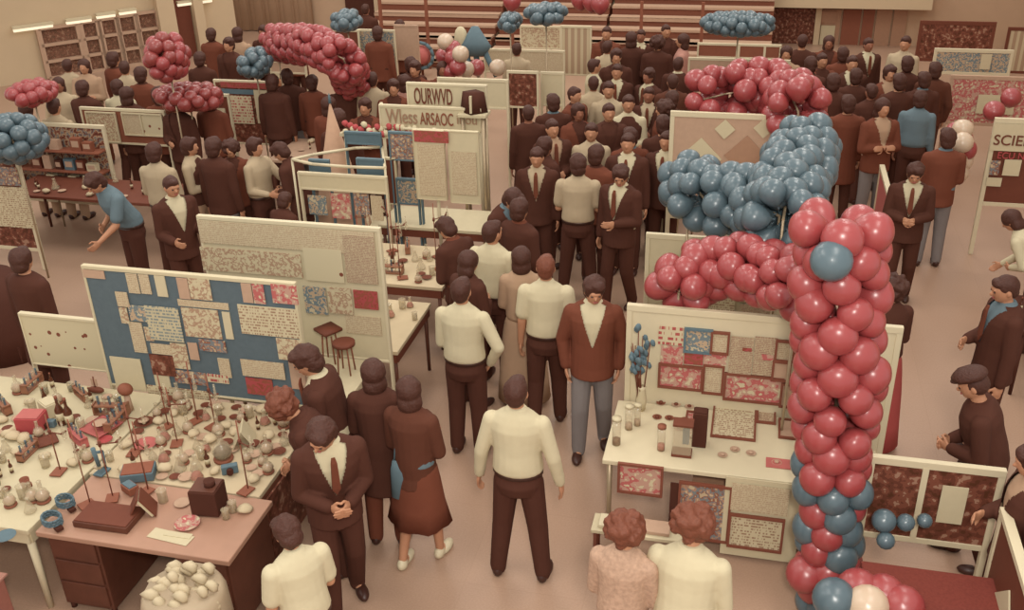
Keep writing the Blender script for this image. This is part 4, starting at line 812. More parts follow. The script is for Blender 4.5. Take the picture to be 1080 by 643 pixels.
# ------------------------------------------------------------------ people
TMP = {}
def remesh(mb, vox, smooth=4, dec=None, name='body', shrink=0):
    me = mb.mesh('tmp', m_skin, fix=True); o = bpy.data.objects.new('tmp', me); COL.objects.link(o)
    r = o.modifiers.new('r', 'REMESH'); r.mode = 'VOXEL'; r.voxel_size = vox; r.use_smooth_shade = True
    s = o.modifiers.new('s', 'SMOOTH'); s.iterations = smooth; s.factor = .5
    if dec: d = o.modifiers.new('d', 'DECIMATE'); d.ratio = dec
    dg = bpy.context.evaluated_depsgraph_get(); out = bpy.data.meshes.new_from_object(o.evaluated_get(dg)); out.name = name
    COL.objects.unlink(o); bpy.data.objects.remove(o); bpy.data.meshes.remove(me)
    out.polygons.foreach_set('use_smooth', [True]*len(out.polygons)); return out
ARM = dict(down=((.13, .02, -1), (.08, -.14, -1)), out=((.30, .05, -1), (.16, -.2, -1)), front=((.14, -.12, -1), (-.62, -.8, .05)), fold=((.17, -.22, -.95), (-1, -.5, .15)), reach=((.12, -.7, -.8), (0, -1, -.15)),
           carry=((.1, -.05, -1), (-.15, -1, -.1)), hip=((.5, .1, -.9), (-.4, -.3, -.8)), back=((.2, .25, -1), (-.5, .35, -.7)), face=((.2, -.6, -.5), (-.5, -.3, 1)), pocket=((.28, .12, -1), (-.12, -.25, -1)))
LEG = dict(stand=((.10, -.01), (.11, .02), (.10, -.01), (.11, .02)), walk=((.10, -.16), (.10, -.20), (.10, .02), (.10, .26)), apart=((.13, -.01), (.17, .02), (.13, -.01), (.17, .02)), step=((.10, -.08), (.11, -.09), (.10, .0), (.11, .14)))
LOWV = .012
def build_person(pose, outfit, hair, hi):
    key = (pose, outfit, hair, hi)
    if key in TMP: return TMP[key]
    la, ra, legs, bend, hp, hy, fem = pose
    bend = math.radians(bend); hp = math.radians(hp); hy = math.radians(hy)
    RB = Matrix.Rotation(bend, 3, 'X'); pel = V((0, 0, .93))
    def T(p):
        if p.z <= .93: return V(p)
        q = p - pel; k = min(1, (p.z-.93)/.25); return pel + Matrix.Rotation(bend*k, 3, 'X') @ q
    def Ti(p): return pel + RB.transposed() @ (p-pel)
    RH = RB @ Matrix.Rotation(hy, 3, 'Z') @ Matrix.Rotation(hp, 3, 'X'); nk = T(V((0, .01, 1.47)))
    def Hh(p): return nk + RH @ (V(p)-V((0, .01, 1.47)))
    sw = .155 if fem else .178; ts = .9 if fem else 1.0
    arms = []
    for s, a in ((-1, la), (1, ra)):
        U, F = ARM[a]; U = V((U[0]*s, U[1], U[2])).normalized(); F = V((F[0]*s, F[1], F[2])).normalized()
        sh = T(V((sw*s, .01, 1.375))); el = sh + RB @ U*.28; wr = el + RB @ F*.25; arms.append((s, sh, el, wr, RB @ F))
    lg = LEG[legs]; L = []
    for s, i in ((-1, 0), (1, 2)):
        k, an = lg[i], lg[i+1]; L.append((s, V((.088*s, 0, .88)), V((k[0]*s, k[1], .48)), V((an[0]*s, an[1], .09 if an[1] < .2 else .13))))
    vox = .0065 if hi else LOWV
    tor = [(.84, .13*ts, .10, 0), (.90, .16*ts, .115, .005), (.97, .155*ts, .11, 0), (1.08, .13*ts, .10, 0), (1.2, .15*ts, .112, 0), (1.32, .172*ts, .115, 0), (1.395, .17*ts, .095, .005), (1.44, .12*ts, .075, .01), (1.47, .065, .06, .01)]
    b = MB(); b.loft(tor, T); b.caps(T(V((0, .01, 1.44))), Hh((0, .0, 1.55)), .056, .05)
    b.ell(Hh((0, -.005, 1.60)), (.073, .092, .108), 18, 14, M=RH); b.ell(Hh((0, -.045, 1.545)), (.045, .045, .04), M=RH); b.ell(Hh((0, -.102, 1.59)), (.011, .018, .02), 8, 6, M=RH); b.ell(Hh((0, -.085, 1.63)), (.045, .014, .012), 8, 6, M=RH)
    for s in (-1, 1): b.ell(Hh((.074*s, .005, 1.595)), (.012, .02, .03), 8, 6, M=RH)
    for s, sh, el, wr, F in arms:
        b.caps(sh, el, .05, .04); b.caps(el, wr, .042, .027)
        inn = V((-s, 0, 0)); n = (inn - F*inn.dot(F)); n = n.normalized() if n.length > .1 else V((0, 0, 1)); w = F.cross(n).normalized()
        if w.y > 0: w = -w     # thumb side to the front
        Mh = Matrix((w, n, F)).transposed(); pc = wr + F*.045; b.ell(pc, (.042, .017, .052), 10, 8, M=Mh); hs = .0105 if not hi else .0088
        for j, (o, l) in enumerate(((.031, .07), (.011, .08), (-.010, .074), (-.030, .058))):
            a0 = wr + F*.08 + w*o; a1 = a0 + (F*.9+n*.25).normalized()*l*.55; a2 = a1 + (F*.6+n*.75).normalized()*l*.5; b.caps(a0, a1, hs, hs*.95, 8); b.caps(a1, a2, hs*.95, hs*.8, 8)
        t0 = wr + F*.03 + w*.03; t1 = t0 + (F*.6+w*.8+n*.2).normalized()*.04; t2 = t1 + (F*.95+w*.1+n*.3).normalized()*.035; b.caps(t0, t1, .013, .011, 8); b.caps(t1, t2, .011, .009, 8)
    for s, h, k, a in L: b.caps(h, k, .085, .055); b.caps(k, a, .055, .035); b.caps(a+V((0, 0, -.04)), a + V((.01*s, -.12, -.055)), .035, .028)
    parts = [('body', remesh(b, vox, 3), 'skin')]
    ps = (max(vox, .009) if hi else .014)
    kind = outfit[0]; short = 'short' in outfit; ends = {}
    def sleeves(b, r0, r1, r2, sh_=False):
        for s, sh, el, wr, F in arms:
            if sh_: m = sh.lerp(el, .72); b.caps(sh, m, r0+.008, r0+.006)
            else:
                b.caps(sh, el, r0, r1); b.caps(el, wr - F*.02, r1, r2); b.caps(wr-F*.09, wr-F*.02, r2+.006, r2)
    if kind in ('shirt', 'suit', 'blouse', 'vest', 'jacket'):
        b = MB(); g = .018
        b.loft([(.90, .150*ts, .112, 0), (.96, .165*ts, .125, 0), (1.0, .185*ts, .145, .008), (1.06, .178*ts, .142, .01), (1.15, .172*ts, .135, .006), (1.25, .182*ts, .136, .0), (1.34, .195*ts, .134, .003), (1.40, .182*ts, .112, .008), (1.445, .135*ts, .09, .012), (1.475, .082, .074, .012), (1.495, .07, .066, .01)], T)
        sleeves(b, .064, .053, .040, short); sm = remesh(b, ps, 3, name='shirt'); parts.append(('shirt', sm, 'top'))
        for s_ in (0,):
            c = MB(); c.lathe([(.064, 0), (.070, .004), (.064, .03), (.056, .034)], (0, 0, 0), 18); c.v = [T(V((v[0], v[1]*.95+.012, v[2]+1.468))) for v in c.v]; parts.append(('collar', c.mesh('collar', m_skin, fix=True), 'top'))
    if kind in ('suit', 'coat', 'jacket'):
        zb = .55 if kind == 'coat' else .80
        b = MB(); fl = .225 if kind == 'coat' else .19
        b.loft([(zb, fl*ts, .165, 0), (.9, .19*ts, .15, 0), (1.0, .183*ts, .15, .004), (1.12, .18*ts, .148, .004), (1.25, .196*ts, .15, 0), (1.34, .212*ts, .148, .003), (1.41, .205*ts, .124, .008), (1.455, .14*ts, .098, .014), (1.48, .085, .08, .016)], T)
        sleeves(b, .073, .062, .048); jm = remesh(b, ps, 3, name='jacket')
        if kind != 'coat':
            bm = bmesh.new(); bm.from_mesh(jm); kill = []
            for f in bm.faces:
                p = Ti(f.calc_center_median()) if bend else f.calc_center_median()
                if p.y < -.03 and p.z > 1.12 and abs(p.x) < (p.z-1.12)*.30 + .005: kill.append(f)
            bmesh.ops.delete(bm, geom=kill, context='FACES'); bm.to_mesh(jm); bm.free()
        parts.append(('jacket', jm, 'jacket'))
        if kind == 'suit':
            t = MB(); t.add([T(V((x, y, z))) for x, y, z in ((-.012, -.137, 1.455), (.012, -.137, 1.455), (-.02, -.150, 1.42), (.02, -.150, 1.42), (-.028, -.162, 1.2), (.028, -.162, 1.2), (0, -.165, 1.14), (-.012, -.125, 1.455), (.012, -.125, 1.455), (-.02, -.135, 1.42), (.02, -.135, 1.42), (-.028, -.145, 1.2), (.028, -.145, 1.2), (0, -.145, 1.14))],
                           [(0, 2, 3, 1), (2, 4, 5, 3), (4, 6, 5), (7, 8, 10, 9), (9, 10, 12, 11), (11, 12, 13), (0, 7, 9, 2), (2, 9, 11, 4), (4, 11, 13, 6), (6, 13, 12, 5), (5, 12, 10, 3), (3, 10, 8, 1), (1, 8, 7, 0)]); parts.append(('tie', t.mesh('tie', m_skin, fix=True), 'tie'))
    if kind == 'vest':
        b = MB(); b.loft([(.88, .188*ts, .148, 0), (1.0, .196*ts, .158, .006), (1.15, .184*ts, .15, .004), (1.3, .202*ts, .15, 0), (1.38, .175*ts, .128, .005), (1.44, .125*ts, .10, .012), (1.47, .08, .08, .014)], T); jm = remesh(b, ps, 3, name='vest')
        parts.append(('vest', jm, 'jacket'))
    if 'skirt' in outfit:
        b = MB(); b.loft([(.42, .25, .20, 0), (.60, .225, .18, 0), (.80, .20, .16, 0), (.92, .18, .145, 0), (1.0, .15, .125, 0)]); b.v = [V(v)*1 if v[2] > .5 else V((v[0]*(1+.08*math.sin(6*math.atan2(v[1], v[0]))), v[1]*(1+.08*math.sin(6*math.atan2(v[1], v[0]))), v[2])) for v in b.v]
        parts.append(('skirt', b.mesh('skirt', m_skin, fix=True), 'bottom'))
    elif 'long' in outfit:
        b = MB(); b.loft([(.06, .27, .22, 0), (.3, .25, .20, 0), (.60, .225, .18, 0), (.80, .20, .16, 0), (.92, .18, .145, 0), (1.0, .15, .125, 0)]); parts.append(('skirt', b.mesh('skirt', m_skin, fix=True), 'bottom'))
    else:
        b = MB(); b.loft([(.80, .155*ts, .125, .005), (.88, .178*ts, .138, .01), (.95, .172*ts, .128, .005), (.99, .168*ts, .126, .003)])
        for s, h, k, a in L: b.caps(h+V((0, 0, -.02)), k, .098, .078); b.caps(k, a + V((0, 0, .0)), .078, .062); b.caps(a+V((0, 0, .0)), a+V((0, -.005, -.035)), .062, .058)
        parts.append(('trousers', remesh(b, ps, 3, name='trousers'), 'bottom'))
        if kind == 'shirt':
            b = MB(); b.loft([(.962, .178*ts, .137, .004), (.962, .182*ts, .141, .004), (.995, .182*ts, .141, .004), (.995, .17*ts, .13, .004)]); parts.append(('belt', b.mesh('belt', m_skin, fix=True), 'shoe'))
    for s, h, k, a in L:
        b = MB(); z = a.z-.09; b.ell((a.x, a.y+.01, z+.045), (.043, .06, .055), 10, 8, zmin=z); b.ell((a.x+.012*s, a.y-.09, z+.03), (.047, .10, .042), 12, 8, zmin=z); parts.append(('shoe', b.mesh('shoe', m_skin, fix=True), 'shoe'))
    b = MB()
    if hair == 'cap' or hair == 'beret':
        b.ell(Hh((0, .02, 1.61)), (.081, .095, .095), 16, 12, M=RH); parts.append(('hair', b.mesh('hair', m_skin, fix=True), 'hair'))
        b = MB(); b.ell(Hh((0, -.0, 1.69)), (.11, .125, .05) if hair == 'beret' else (.09, .105, .06), 16, 10, M=RH, nz=.1); b.ell(Hh((0, -.09, 1.665)), (.06, .05, .012), 12, 6, M=RH); parts.append(('cap', b.mesh('cap', m_skin, fix=True), 'hair'))
    else:
        if hair == 'short': b.ell(Hh((0, .017, 1.63)), (.083, .098, .096), 20, 14, M=RH, nz=.09); b.ell(Hh((0, .045, 1.575)), (.07, .06, .06), 14, 10, M=RH, nz=.1); b.ell(Hh((0, -.05, 1.675)), (.06, .045, .035), 12, 8, M=RH, nz=.2)
        if hair == 'full': b.ell(Hh((0, .015, 1.635)), (.095, .105, .105), 20, 14, M=RH, nz=.14); b.ell(Hh((0, .04, 1.57)), (.088, .075, .08), 16, 10, M=RH, nz=.15); b.ell(Hh((.02, -.05, 1.685)), (.065, .05, .04), 12, 8, M=RH, nz=.2)
        if hair == 'bob': b.ell(Hh((0, .02, 1.63)), (.098, .108, .105), 20, 14, M=RH, nz=.08); b.ell(Hh((0, .04, 1.53)), (.098, .075, .09), 16, 12, M=RH, nz=.1)
        if hair == 'curly':
            b.ell(Hh((0, .02, 1.63)), (.11, .115, .115), 22, 16, M=RH, nz=.35); rc = random.Random(1)
            for i in range(40): t = rc.uniform(0, 2*PI); u = rc.uniform(-.5, 1); q = math.sqrt(1-u*u) if abs(u) < 1 else 0; x, y = .105*q*math.cos(t), .105*q*math.sin(t)+.025; (y > -.06 or u > .4) and b.ell(Hh((x, y, 1.62+.11*u)), rc.uniform(.022, .034), 7, 5, nz=.4)
        parts.append(('hair', remesh(b, .008 if hi else .013, 2, name='hair'), 'hair'))
    if hi:
        for s in (-1, 1): b = MB(); b.ell(Hh((.03*s, -.088, 1.612)), (.012, .008, .008), 8, 6, M=RH); parts.append(('eye', b.mesh('eye', m_skin, fix=True), 'eye'))
        b = MB(); b.ell(Hh((0, -.093, 1.555)), (.022, .008, .006), 10, 6, M=RH); parts.append(('mouth', b.mesh('mouth', m_skin, fix=True), 'lip'))
    TMP[key] = parts; return parts
SHO = mat('#3f241c', .4, .4); HAIR = mat('#48291f', .6, .3, 60, .25, .4, name='dark_hair'); HAIR2 = mat('#6e3d2b', .6, .3, 60, .25, .4, name='brown_hair')
def cl(hexc): return mat(hexc, .85, .12, 9, .07, .25)
CR, OW, DK, BR, TN, GB, PK, RD, BL, DK2 = cl('#c2b596'), cl('#b09c80'), cl('#4f2f25'), cl('#6e3e2e'), cl('#a98a70'), cl('#7b7370'), cl('#b08072'), cl('#a04a46'), cl('#65747a'), cl('#5a3528')
def person(px, py, rz, outfit, cols, pose=('down', 'down', 'stand', 0, 0, 0, 0), hair='short', h=1.7, label='', hi=False, z=None, group=None, hm=None, skin=None, world=None, dz=0):
    """px,py = top of the head in the photograph"""
    b = math.radians(pose[3]); top = .93 + math.cos(b)*(h/1.72*1.72-.93); lean = math.sin(b)*.75
    s = h/1.72; topz = (.93 + math.cos(b)*.79)*s if pose[3] else h
    p = P(px, py, topz+dz); r = math.radians(rz)
    off = V((math.sin(r), -math.cos(r), 0))*lean*s; p = V((p.x, p.y, 0)) - off
    PEO.append([p, hi, s, r, label, group, dz, outfit, cols, pose, hair, skin, hm])
PEO = []
def relax():
    for it in range(150):
        for i, a in enumerate(PEO):
            for b in PEO[i+1:]:
                d = b[0]-a[0]; d.z = 0; L = d.length; m = .36 if (a[1] and b[1]) else .47
                if L < m:
                    d = d/L if L > 1e-3 else V((1, 0, 0)); k = (m-L)/2
                    wa, wb = (.3, 1.7) if a[1] and not b[1] else ((1.7, .3) if b[1] and not a[1] else (1, 1))
                    a[0] -= d*k*wa*.6; b[0] += d*k*wb*.6
        for a in PEO:
            for (x0, x1, y0, y1) in OBST+OBB:
                r = .17; p = a[0]; dx = min(p.x-(x0-r), (x1+r)-p.x); dy = min(p.y-(y0-r), (y1+r)-p.y)
                if dx > 0 and dy > 0:
                    if dx < dy: p.x += -dx if p.x-(x0-r) < (x1+r)-p.x else dx
                    else: p.y += -dy if p.y-(y0-r) < (y1+r)-p.y else dy
        for a in PEO: a[0].y = min(a[0].y, YB-.5)
def make_person(p, hi, s, r, label, group, dz, outfit, cols, pose, hair, skin, hm):
    e = empty('person', (p.x, p.y, dz), r, label, 'person', group); e.scale = (s, s, s)
    top_, jk, bt = cols[0], cols[1], cols[2]; sh = cols[3] if len(cols) > 3 else SHO; tie = cols[4] if len(cols) > 4 else BR
    mm = dict(skin=skin or m_skin, top=top_, jacket=jk, bottom=bt, shoe=sh, hair=hm or HAIR, eye=m_eye, lip=m_lip, tie=tie)
    for nme, me, ml in build_person(pose, outfit, hair, hi):
        o = link(nme, me, e)
        if not o.material_slots: continue
        o.material_slots[0].link = 'OBJECT'; o.material_slots[0].material = mm[ml]
    return e
N = lambda la='down', ra='down', lg='stand', bd=0, hp=0, hy=0, fem=0: (la, ra, lg, bd, hp, hy, fem)
# near visitors in the aisle
person(544, 398, 180, ('shirt',), (CR, None, DK), N('out', 'out', 'apart'), 'short', 1.72, 'man in cream shirt standing alone in front centre of the aisle, back turned', True)
person(486, 293, 176, ('shirt',), (CR, None, DK), N('hip', 'carry', 'stand'), 'short', 1.72, 'man in cream shirt walking away beside the dark edged table', True)
person(517, 233, 168, ('shirt',), (CR, None, DK), N('down', 'carry', 'stand', 0, 0, -20), 'short', 1.72, 'man in cream shirt behind the table corner, third from the front in the aisle', True)
person(574, 268, 186, ('shirt', 'short'), (CR, None, DK), N('down', 'down', 'step'), 'short', 1.72, 'man in short sleeved cream shirt walking away mid aisle', True, hm=HAIR2)
person(626, 290, 8, ('jacket',), (CR, BR, GB), N('pocket', 'pocket', 'step', 0, 15, 10), 'full', 1.72, 'man in brown jacket and grey trousers walking toward the camera', True)
person(549, 262, 190, ('blouse', 'long'), (TN, None, TN), N('front', 'front', 'stand', 0, 0, 0, 1), 'bob', 1.62, 'woman in long tan dress between the cream shirted men')
person(610, 163, 184, ('shirt', 'short'), (OW, None, DK), N('front', 'front', 'apart'), 'full', 1.74, 'man in beige short shirt with back turned in the mid crowd', True)
person(655, 172, -20, ('suit',), (CR, DK, DK), N('down', 'front', 'step', 0, 20, 20), 'full', 1.72, 'man in dark suit with open white shirt right of the beige shirted man', True)
person(686, 140, -10, ('suit',), (CR, DK, DK), N(), 'short', 1.72, 'man in black suit beside the diamond board')
person(568, 152, 5, ('suit',), (OW, DK, DK), N('down', 'down', 'stand', 0, 10), 'short', 1.7, 'man in open dark suit showing white shirt left of the beige shirt')
person(538, 196, 60, ('jacket',), (BL, DK, DK), N('front', 'front', 'step', 12, 25), 'full', 1.7, 'person in dark jacket bending toward the posters table')
person(498, 262, 150, ('jacket',), (DK, DK, DK), N('front', 'down', 'stand', 0, 10, 0, 1), 'bob', 1.6, 'dark haired woman in black beside the glassware table')
person(484, 232, -120, ('jacket',), (BR, DK, DK), N('front', 'front', 'stand', 10, 30), 'full', 1.62, 'person in brown dark clothes leaning to the glassware table')
person(548, 210, 150, ('jacket',), (BR, DK, DK), N(), 'full', 1.66, 'person in dark brown coat behind the long tan dress')
mid = [(591, 102, 200, ('jacket',), (BL, DK, DK), 'full', 'man with blue collar and black jacket near the narrow cream board'), (560, 110, 200, ('coat',), (DK, DK, DK), 'short', 'person in long black coat with back turned by the dark picture board'),
 (592, 130, 30, ('suit',), (TN, DK, DK), 'short', 'man in dark suit and tan tie left of the cream shirted man'), (618, 131, 5, ('shirt',), (OW, None, DK), 'short', 'cream shirted man facing the camera in the mid crowd'),
 (626, 80, 190, ('shirt',), (OW, None, DK), 'short', 'white shirted man with back turned, left of a pair'), (641, 86, 10, ('shirt',), (OW, None, DK), 'short', 'white shirted man facing camera, right of a pair'),
 (658, 68, 0, ('suit',), (CR, DK, DK), 'short', 'man in dark suit facing camera above the white shirted pair'), (677, 72, -30, ('suit',), (CR, DK, DK), 'full', 'man in dark suit with white shirt edge in the far aisle'),
 (668, 101, 10, ('vest',), (CR, DK, DK), 'short', 'white sleeved visitor in dark vest reading a paper'), (694, 106, -60, ('blouse', 'skirt'), (BR, None, DK), 'curly', 'woman in brown blouse near the far red balloons'),
 (655, 136, 200, ('jacket',), (BL, BR, DK), 'full', 'person in brown jacket in the heart of the crowd'), (675, 139, 0, ('suit',), (CR, DK, DK), 'short', 'short dark suited man facing camera beside brown jacket'),
 (709, 96, 170, ('jacket',), (DK, DK, DK), 'full', 'dark jacketed person right under the far red balloons'), (716, 60, 170, ('jacket',), (CR, DK, DK), 'short', 'man in black with white collar close to the brown framed board'),
 (694, 38, 180, ('jacket',), (DK, DK, DK), 'curly', 'bushy brown haired person in dark jacket in far aisle'), (627, 62, 120, ('shirt',), (CR, None, DK), 'short', 'white shirted person at far left of the aisle crowd'),
 (645, 42, 160, ('shirt',), (OW, None, DK), 'short', 'white shirted person beside the far bleachers'), (662, 34, 190, ('coat',), (DK, DK, DK), 'bob', 'person in long black coat at the stairway'),
 (702, 26, 20, ('jacket',), (DK, DK, DK), 'short', 'dark clothed person before the red wall posters'), (677, 31, 0, ('suit',), (CR, DK, DK), 'short', 'far suited man at the centre of stairway'),
 (640, 28, 0, ('jacket',), (DK, BR, DK), 'short', 'brown clothed person leaning by the bleachers'), (720, 36, -90, ('blouse',), (PK, None, DK), 'bob', 'pinkish dressed person beside the low brown board'), (604, 108, 30, ('jacket',), (DK, BR, DK), 'full', 'brown jacketed person behind the cream shirted man'),
 (700, 122, 190, ('coat',), (DK, DK, DK), 'full', 'person in dark coat against the edge of the diamond board'), (634, 152, 160, ('jacket',), (DK, BR, DK), 'full', 'person in dark brown right behind the beige shirt'), (580, 142, 140, ('jacket',), (DK, DK, DK), 'full', 'dark haired person between two suits in mid crowd'), (640, 108, 20, ('jacket',), (DK, DK, DK), 'short', 'person in black standing below the white shirted pair'),
 (606, 92, 60, ('jacket',), (DK, BR, DK), 'short', 'brown jacketed onlooker beside the narrow cream board'), (685, 92, 0, ('suit',), (OW, DK, DK), 'short', 'suited man left of the brown blouse woman'), (650, 52, 10, ('jacket',), (DK, DK, DK), 'full', 'dark jacketed person behind the white shirted pair'), (710, 78, 190, ('jacket',), (DK, DK2, DK), 'short', 'dark brown jacketed person at the far right of aisle crowd')]
PO = [N(), N('front', 'down'), N('front', 'front', 'step'), N('down', 'down', 'step'), N('fold', 'fold'), N('pocket', 'down')]
PS = {}
def midp(lst, k0=0):
    for i, (px, py, rz, of, cols, hr, lb) in enumerate(lst):
        fem = 1 if ('skirt' in of or 'woman' in lb) else 0; po = PO[(i+k0) % len(PO)]
        if fem: po = N('front', 'front', 'stand', 0, 0, 0, 1)
        elif of[0] == 'coat': po = PO[0]
        person(px, py, rz, of, cols, po, hr, [1.7, 1.66, 1.74][i % 3], lb, False, skin=m_skin2 if i % 3 == 1 else m_skin)
midp(mid)
# stall visitors, left foreground
person(336, 372, -80, ('suit',), (CR, DK, DK), N('down', 'front', 'stand', 8, 20), 'full', 1.74, 'man in dark suit and white collar peering at the lab table', True)
person(303, 404, -70, ('jacket',), (DK, DK, DK), N('front', 'front', 'stand', 22, 25, 0, 1), 'curly', 1.66, 'curly haired woman in black jacket stooping over the lab table', True, hm=HAIR2)
person(396, 385, 190, ('coat',), (DK, DK, BR), N('down', 'front', 'stand', 0, 5, 20, 1), 'bob', 1.64, 'dark haired woman in black coat standing behind the suited man', True)
person(411, 392, 172, ('jacket', 'skirt'), (BL, DK2, BR, mat('#cdbfa0', .5, .3)), N('front', 'front', 'step', 0, 8, 30, 1), 'bob', 1.62, 'woman in dark jacket, brown skirt and white shoes, seen from behind', True)
person(343, 436, 35, ('suit',), (CR, DK, DK), N('front', 'front', 'step', 10, 25, -40), 'full', 1.74, 'man in dark suit with bright white shirt front nearest the desk', True)
person(303, 548, -130, ('shirt', 'short'), (CR, None, DK), N('front', 'front', 'stand', 6, 25, 0), 'full', 1.5, 'black haired boy in cream shirt at the bottom edge', True)
person(668, 545, 170, ('blouse',), (mat('#b0907a', .8, .1, 40, .35, .2), None, DK), N('front', 'front', 'stand', 0, 5, 0, 1), 'curly', 1.62, 'brown haired woman in patterned blouse at the bottom edge', True, hm=HAIR2)
person(724, 535, 172, ('shirt',), (CR, None, DK), N('front', 'front', 'stand', 6, 10, 0), 'curly', 1.70, 'curly haired person in cream shirt before the framed pictures', True, hm=HAIR2)
# left middle
person(98, 181, -30, ('shirt', 'short'), (BL, None, DK), N('front', 'reach', 'stand', 22, 15), 'full', 1.74, 'man in pale blue shirt leaning beside the packet shelf', True)
person(178, 185, 55, ('jacket',), (CR, DK, DK), N('carry', 'carry', 'step', 0, 10), 'short', 1.72, 'man in black suit holding out his hands behind the blue board', True)
person(165, 150, 180, ('shirt',), (OW, None, DK), N('front', 'front'), 'full', 1.72, 'man in white shirt with back turned by the three sheet board')
person(200, 147, 100, ('vest',), (OW, DK, TN), N('front', 'down'), 'full', 1.66, 'person in dark vest and light trousers at left middle'); person(224, 143, 170, ('jacket',), (DK, DK, GB), N(), 'full', 1.74, 'man in black jacket and grey jeans with back turned')
person(264, 146, 80, ('shirt',), (OW, None, DK), N('carry', 'reach'), 'full', 1.66, 'white shirted person handling goods at the red headed board'); person(306, 142, -90, ('jacket',), (DK, DK, DK), N('front', 'front', 'stand', 15, 20), 'full', 1.66, 'dark clothed person bending left of the paper cone')
person(240, 150, 20, ('jacket',), (DK, BR, DK), N(), 'curly', 1.55, 'brown haired child between black jacket and white shirt'); person(328, 205, 160, ('jacket',), (DK, DK, BR), N('front', 'front', 'stand', 15), 'full', 1.35, 'dark crouching figure left of the white rack stand')
# right side
person(944, 292, 205, ('blouse', 'long'), (DK, None, RD), N('front', 'front', 'stand', 0, 5, 30, 1), 'curly', 1.66, 'woman in black top and long red skirt beside balloon column', True)
person(1030, 390, -100, ('coat',), (DK, DK, DK), N('front', 'front', 'step', 15, 10, 0), 'beret', 1.66, 'person in black coat and dark cap at right edge', True)
person(1068, 290, -80, ('suit',), (BL, DK, DK), N('front', 'down', 'stand', 0, 15), 'short', 1.74, 'man in black suit with blue collar at right edge', True)
person(1066, 222, -120, ('blouse',), (CR, None, DK), N('reach', 'front', 'stand', 35, 10), 'bob', 1.55, 'person in white blouse bending over the right edge table')
person(1100, 470, -90, ('jacket',), (TN, DK, BR), N('front', 'down', 'stand', 0, 15), 'full', 1.66, 'person in brown partly cut off at lower right edge')
person(967, 170, -5, ('suit',), (CR, DK, DK), N('front', 'front', 'step', 0, 20), 'full', 1.66, 'dark suited person looking at a white leaflet in the right aisle', True)
person(1001, 136, 185, ('jacket',), (BL, BR, GB), N('front', 'front'), 'full', 1.7, 'person in grey jeans partly behind the mixed balloon bunch')
right = [(897, 101, 190, ('coat',), (BR, BR, DK), 'full', 'person in brown coat with back turned right of blue balloons'), (911, 70, 180, ('coat',), (DK, DK, DK), 'full', 'tall person in black coat right of the far red balloons'), (931, 104, 20, ('jacket',), (TN, BR, GB), 'bob', 'person in brown jacket next to the brown coat'),
 (949, 76, 190, ('coat',), (DK, DK, DK), 'full', 'person in very dark long coat in the right aisle'), (972, 96, 170, ('blouse',), (BL, None, DK), 'full', 'person in blue checked top in the right aisle'), (856, 60, 170, ('jacket',), (DK, DK, DK), 'full', 'dark haired person beyond the far red balloons'),
 (868, 56, 20, ('jacket',), (DK, BR, DK), 'short', 'brown jacketed person beyond the red bank'), (890, 50, 180, ('jacket',), (DK, BR, DK), 'full', 'brown haired person before the far doors'), (847, 36, 180, ('coat',), (DK, DK, DK), 'short', 'person in black at the far red doorway'),
 (830, 49, 0, ('blouse',), (TN, None, BR), 'bob', 'tan dressed person right of the low brown board'), (917, 40, 20, ('suit',), (CR, DK, DK), 'short', 'far suited person with white shirt before the doors'), (956, 38, -20, ('shirt',), (OW, None, DK), 'short', 'far white shirted person near the pale doors'),
 (932, 70, 10, ('jacket',), (TN, BR, DK), 'full', 'brown clothed person between two black coats'), (972, 76, 190, ('jacket',), (BL, DK, DK), 'full', 'dark jacketed person with blue collar near the blue scribble board'), (880, 78, 180, ('jacket',), (DK, DK, DK), 'full', 'dark person immediately right of the far red bank'), (985, 66, 180, ('jacket',), (DK, DK2, DK), 'full', 'dark brown person before the blue scribble board'),
 (875, 38, 0, ('jacket',), (DK, BR, DK), 'bob', 'brown clothed person under the pale door panel'), (905, 62, 10, ('suit',), (CR, DK, DK), 'short', 'suited man half hidden by the tall black coat'), (960, 60, 180, ('jacket',), (DK, DK, DK), 'full', 'dark person beneath the far white shirt'), (920, 88, 200, ('jacket',), (DK, DK, DK), 'short', 'dark jacketed person behind the brown jacket')]
midp(right, 2)
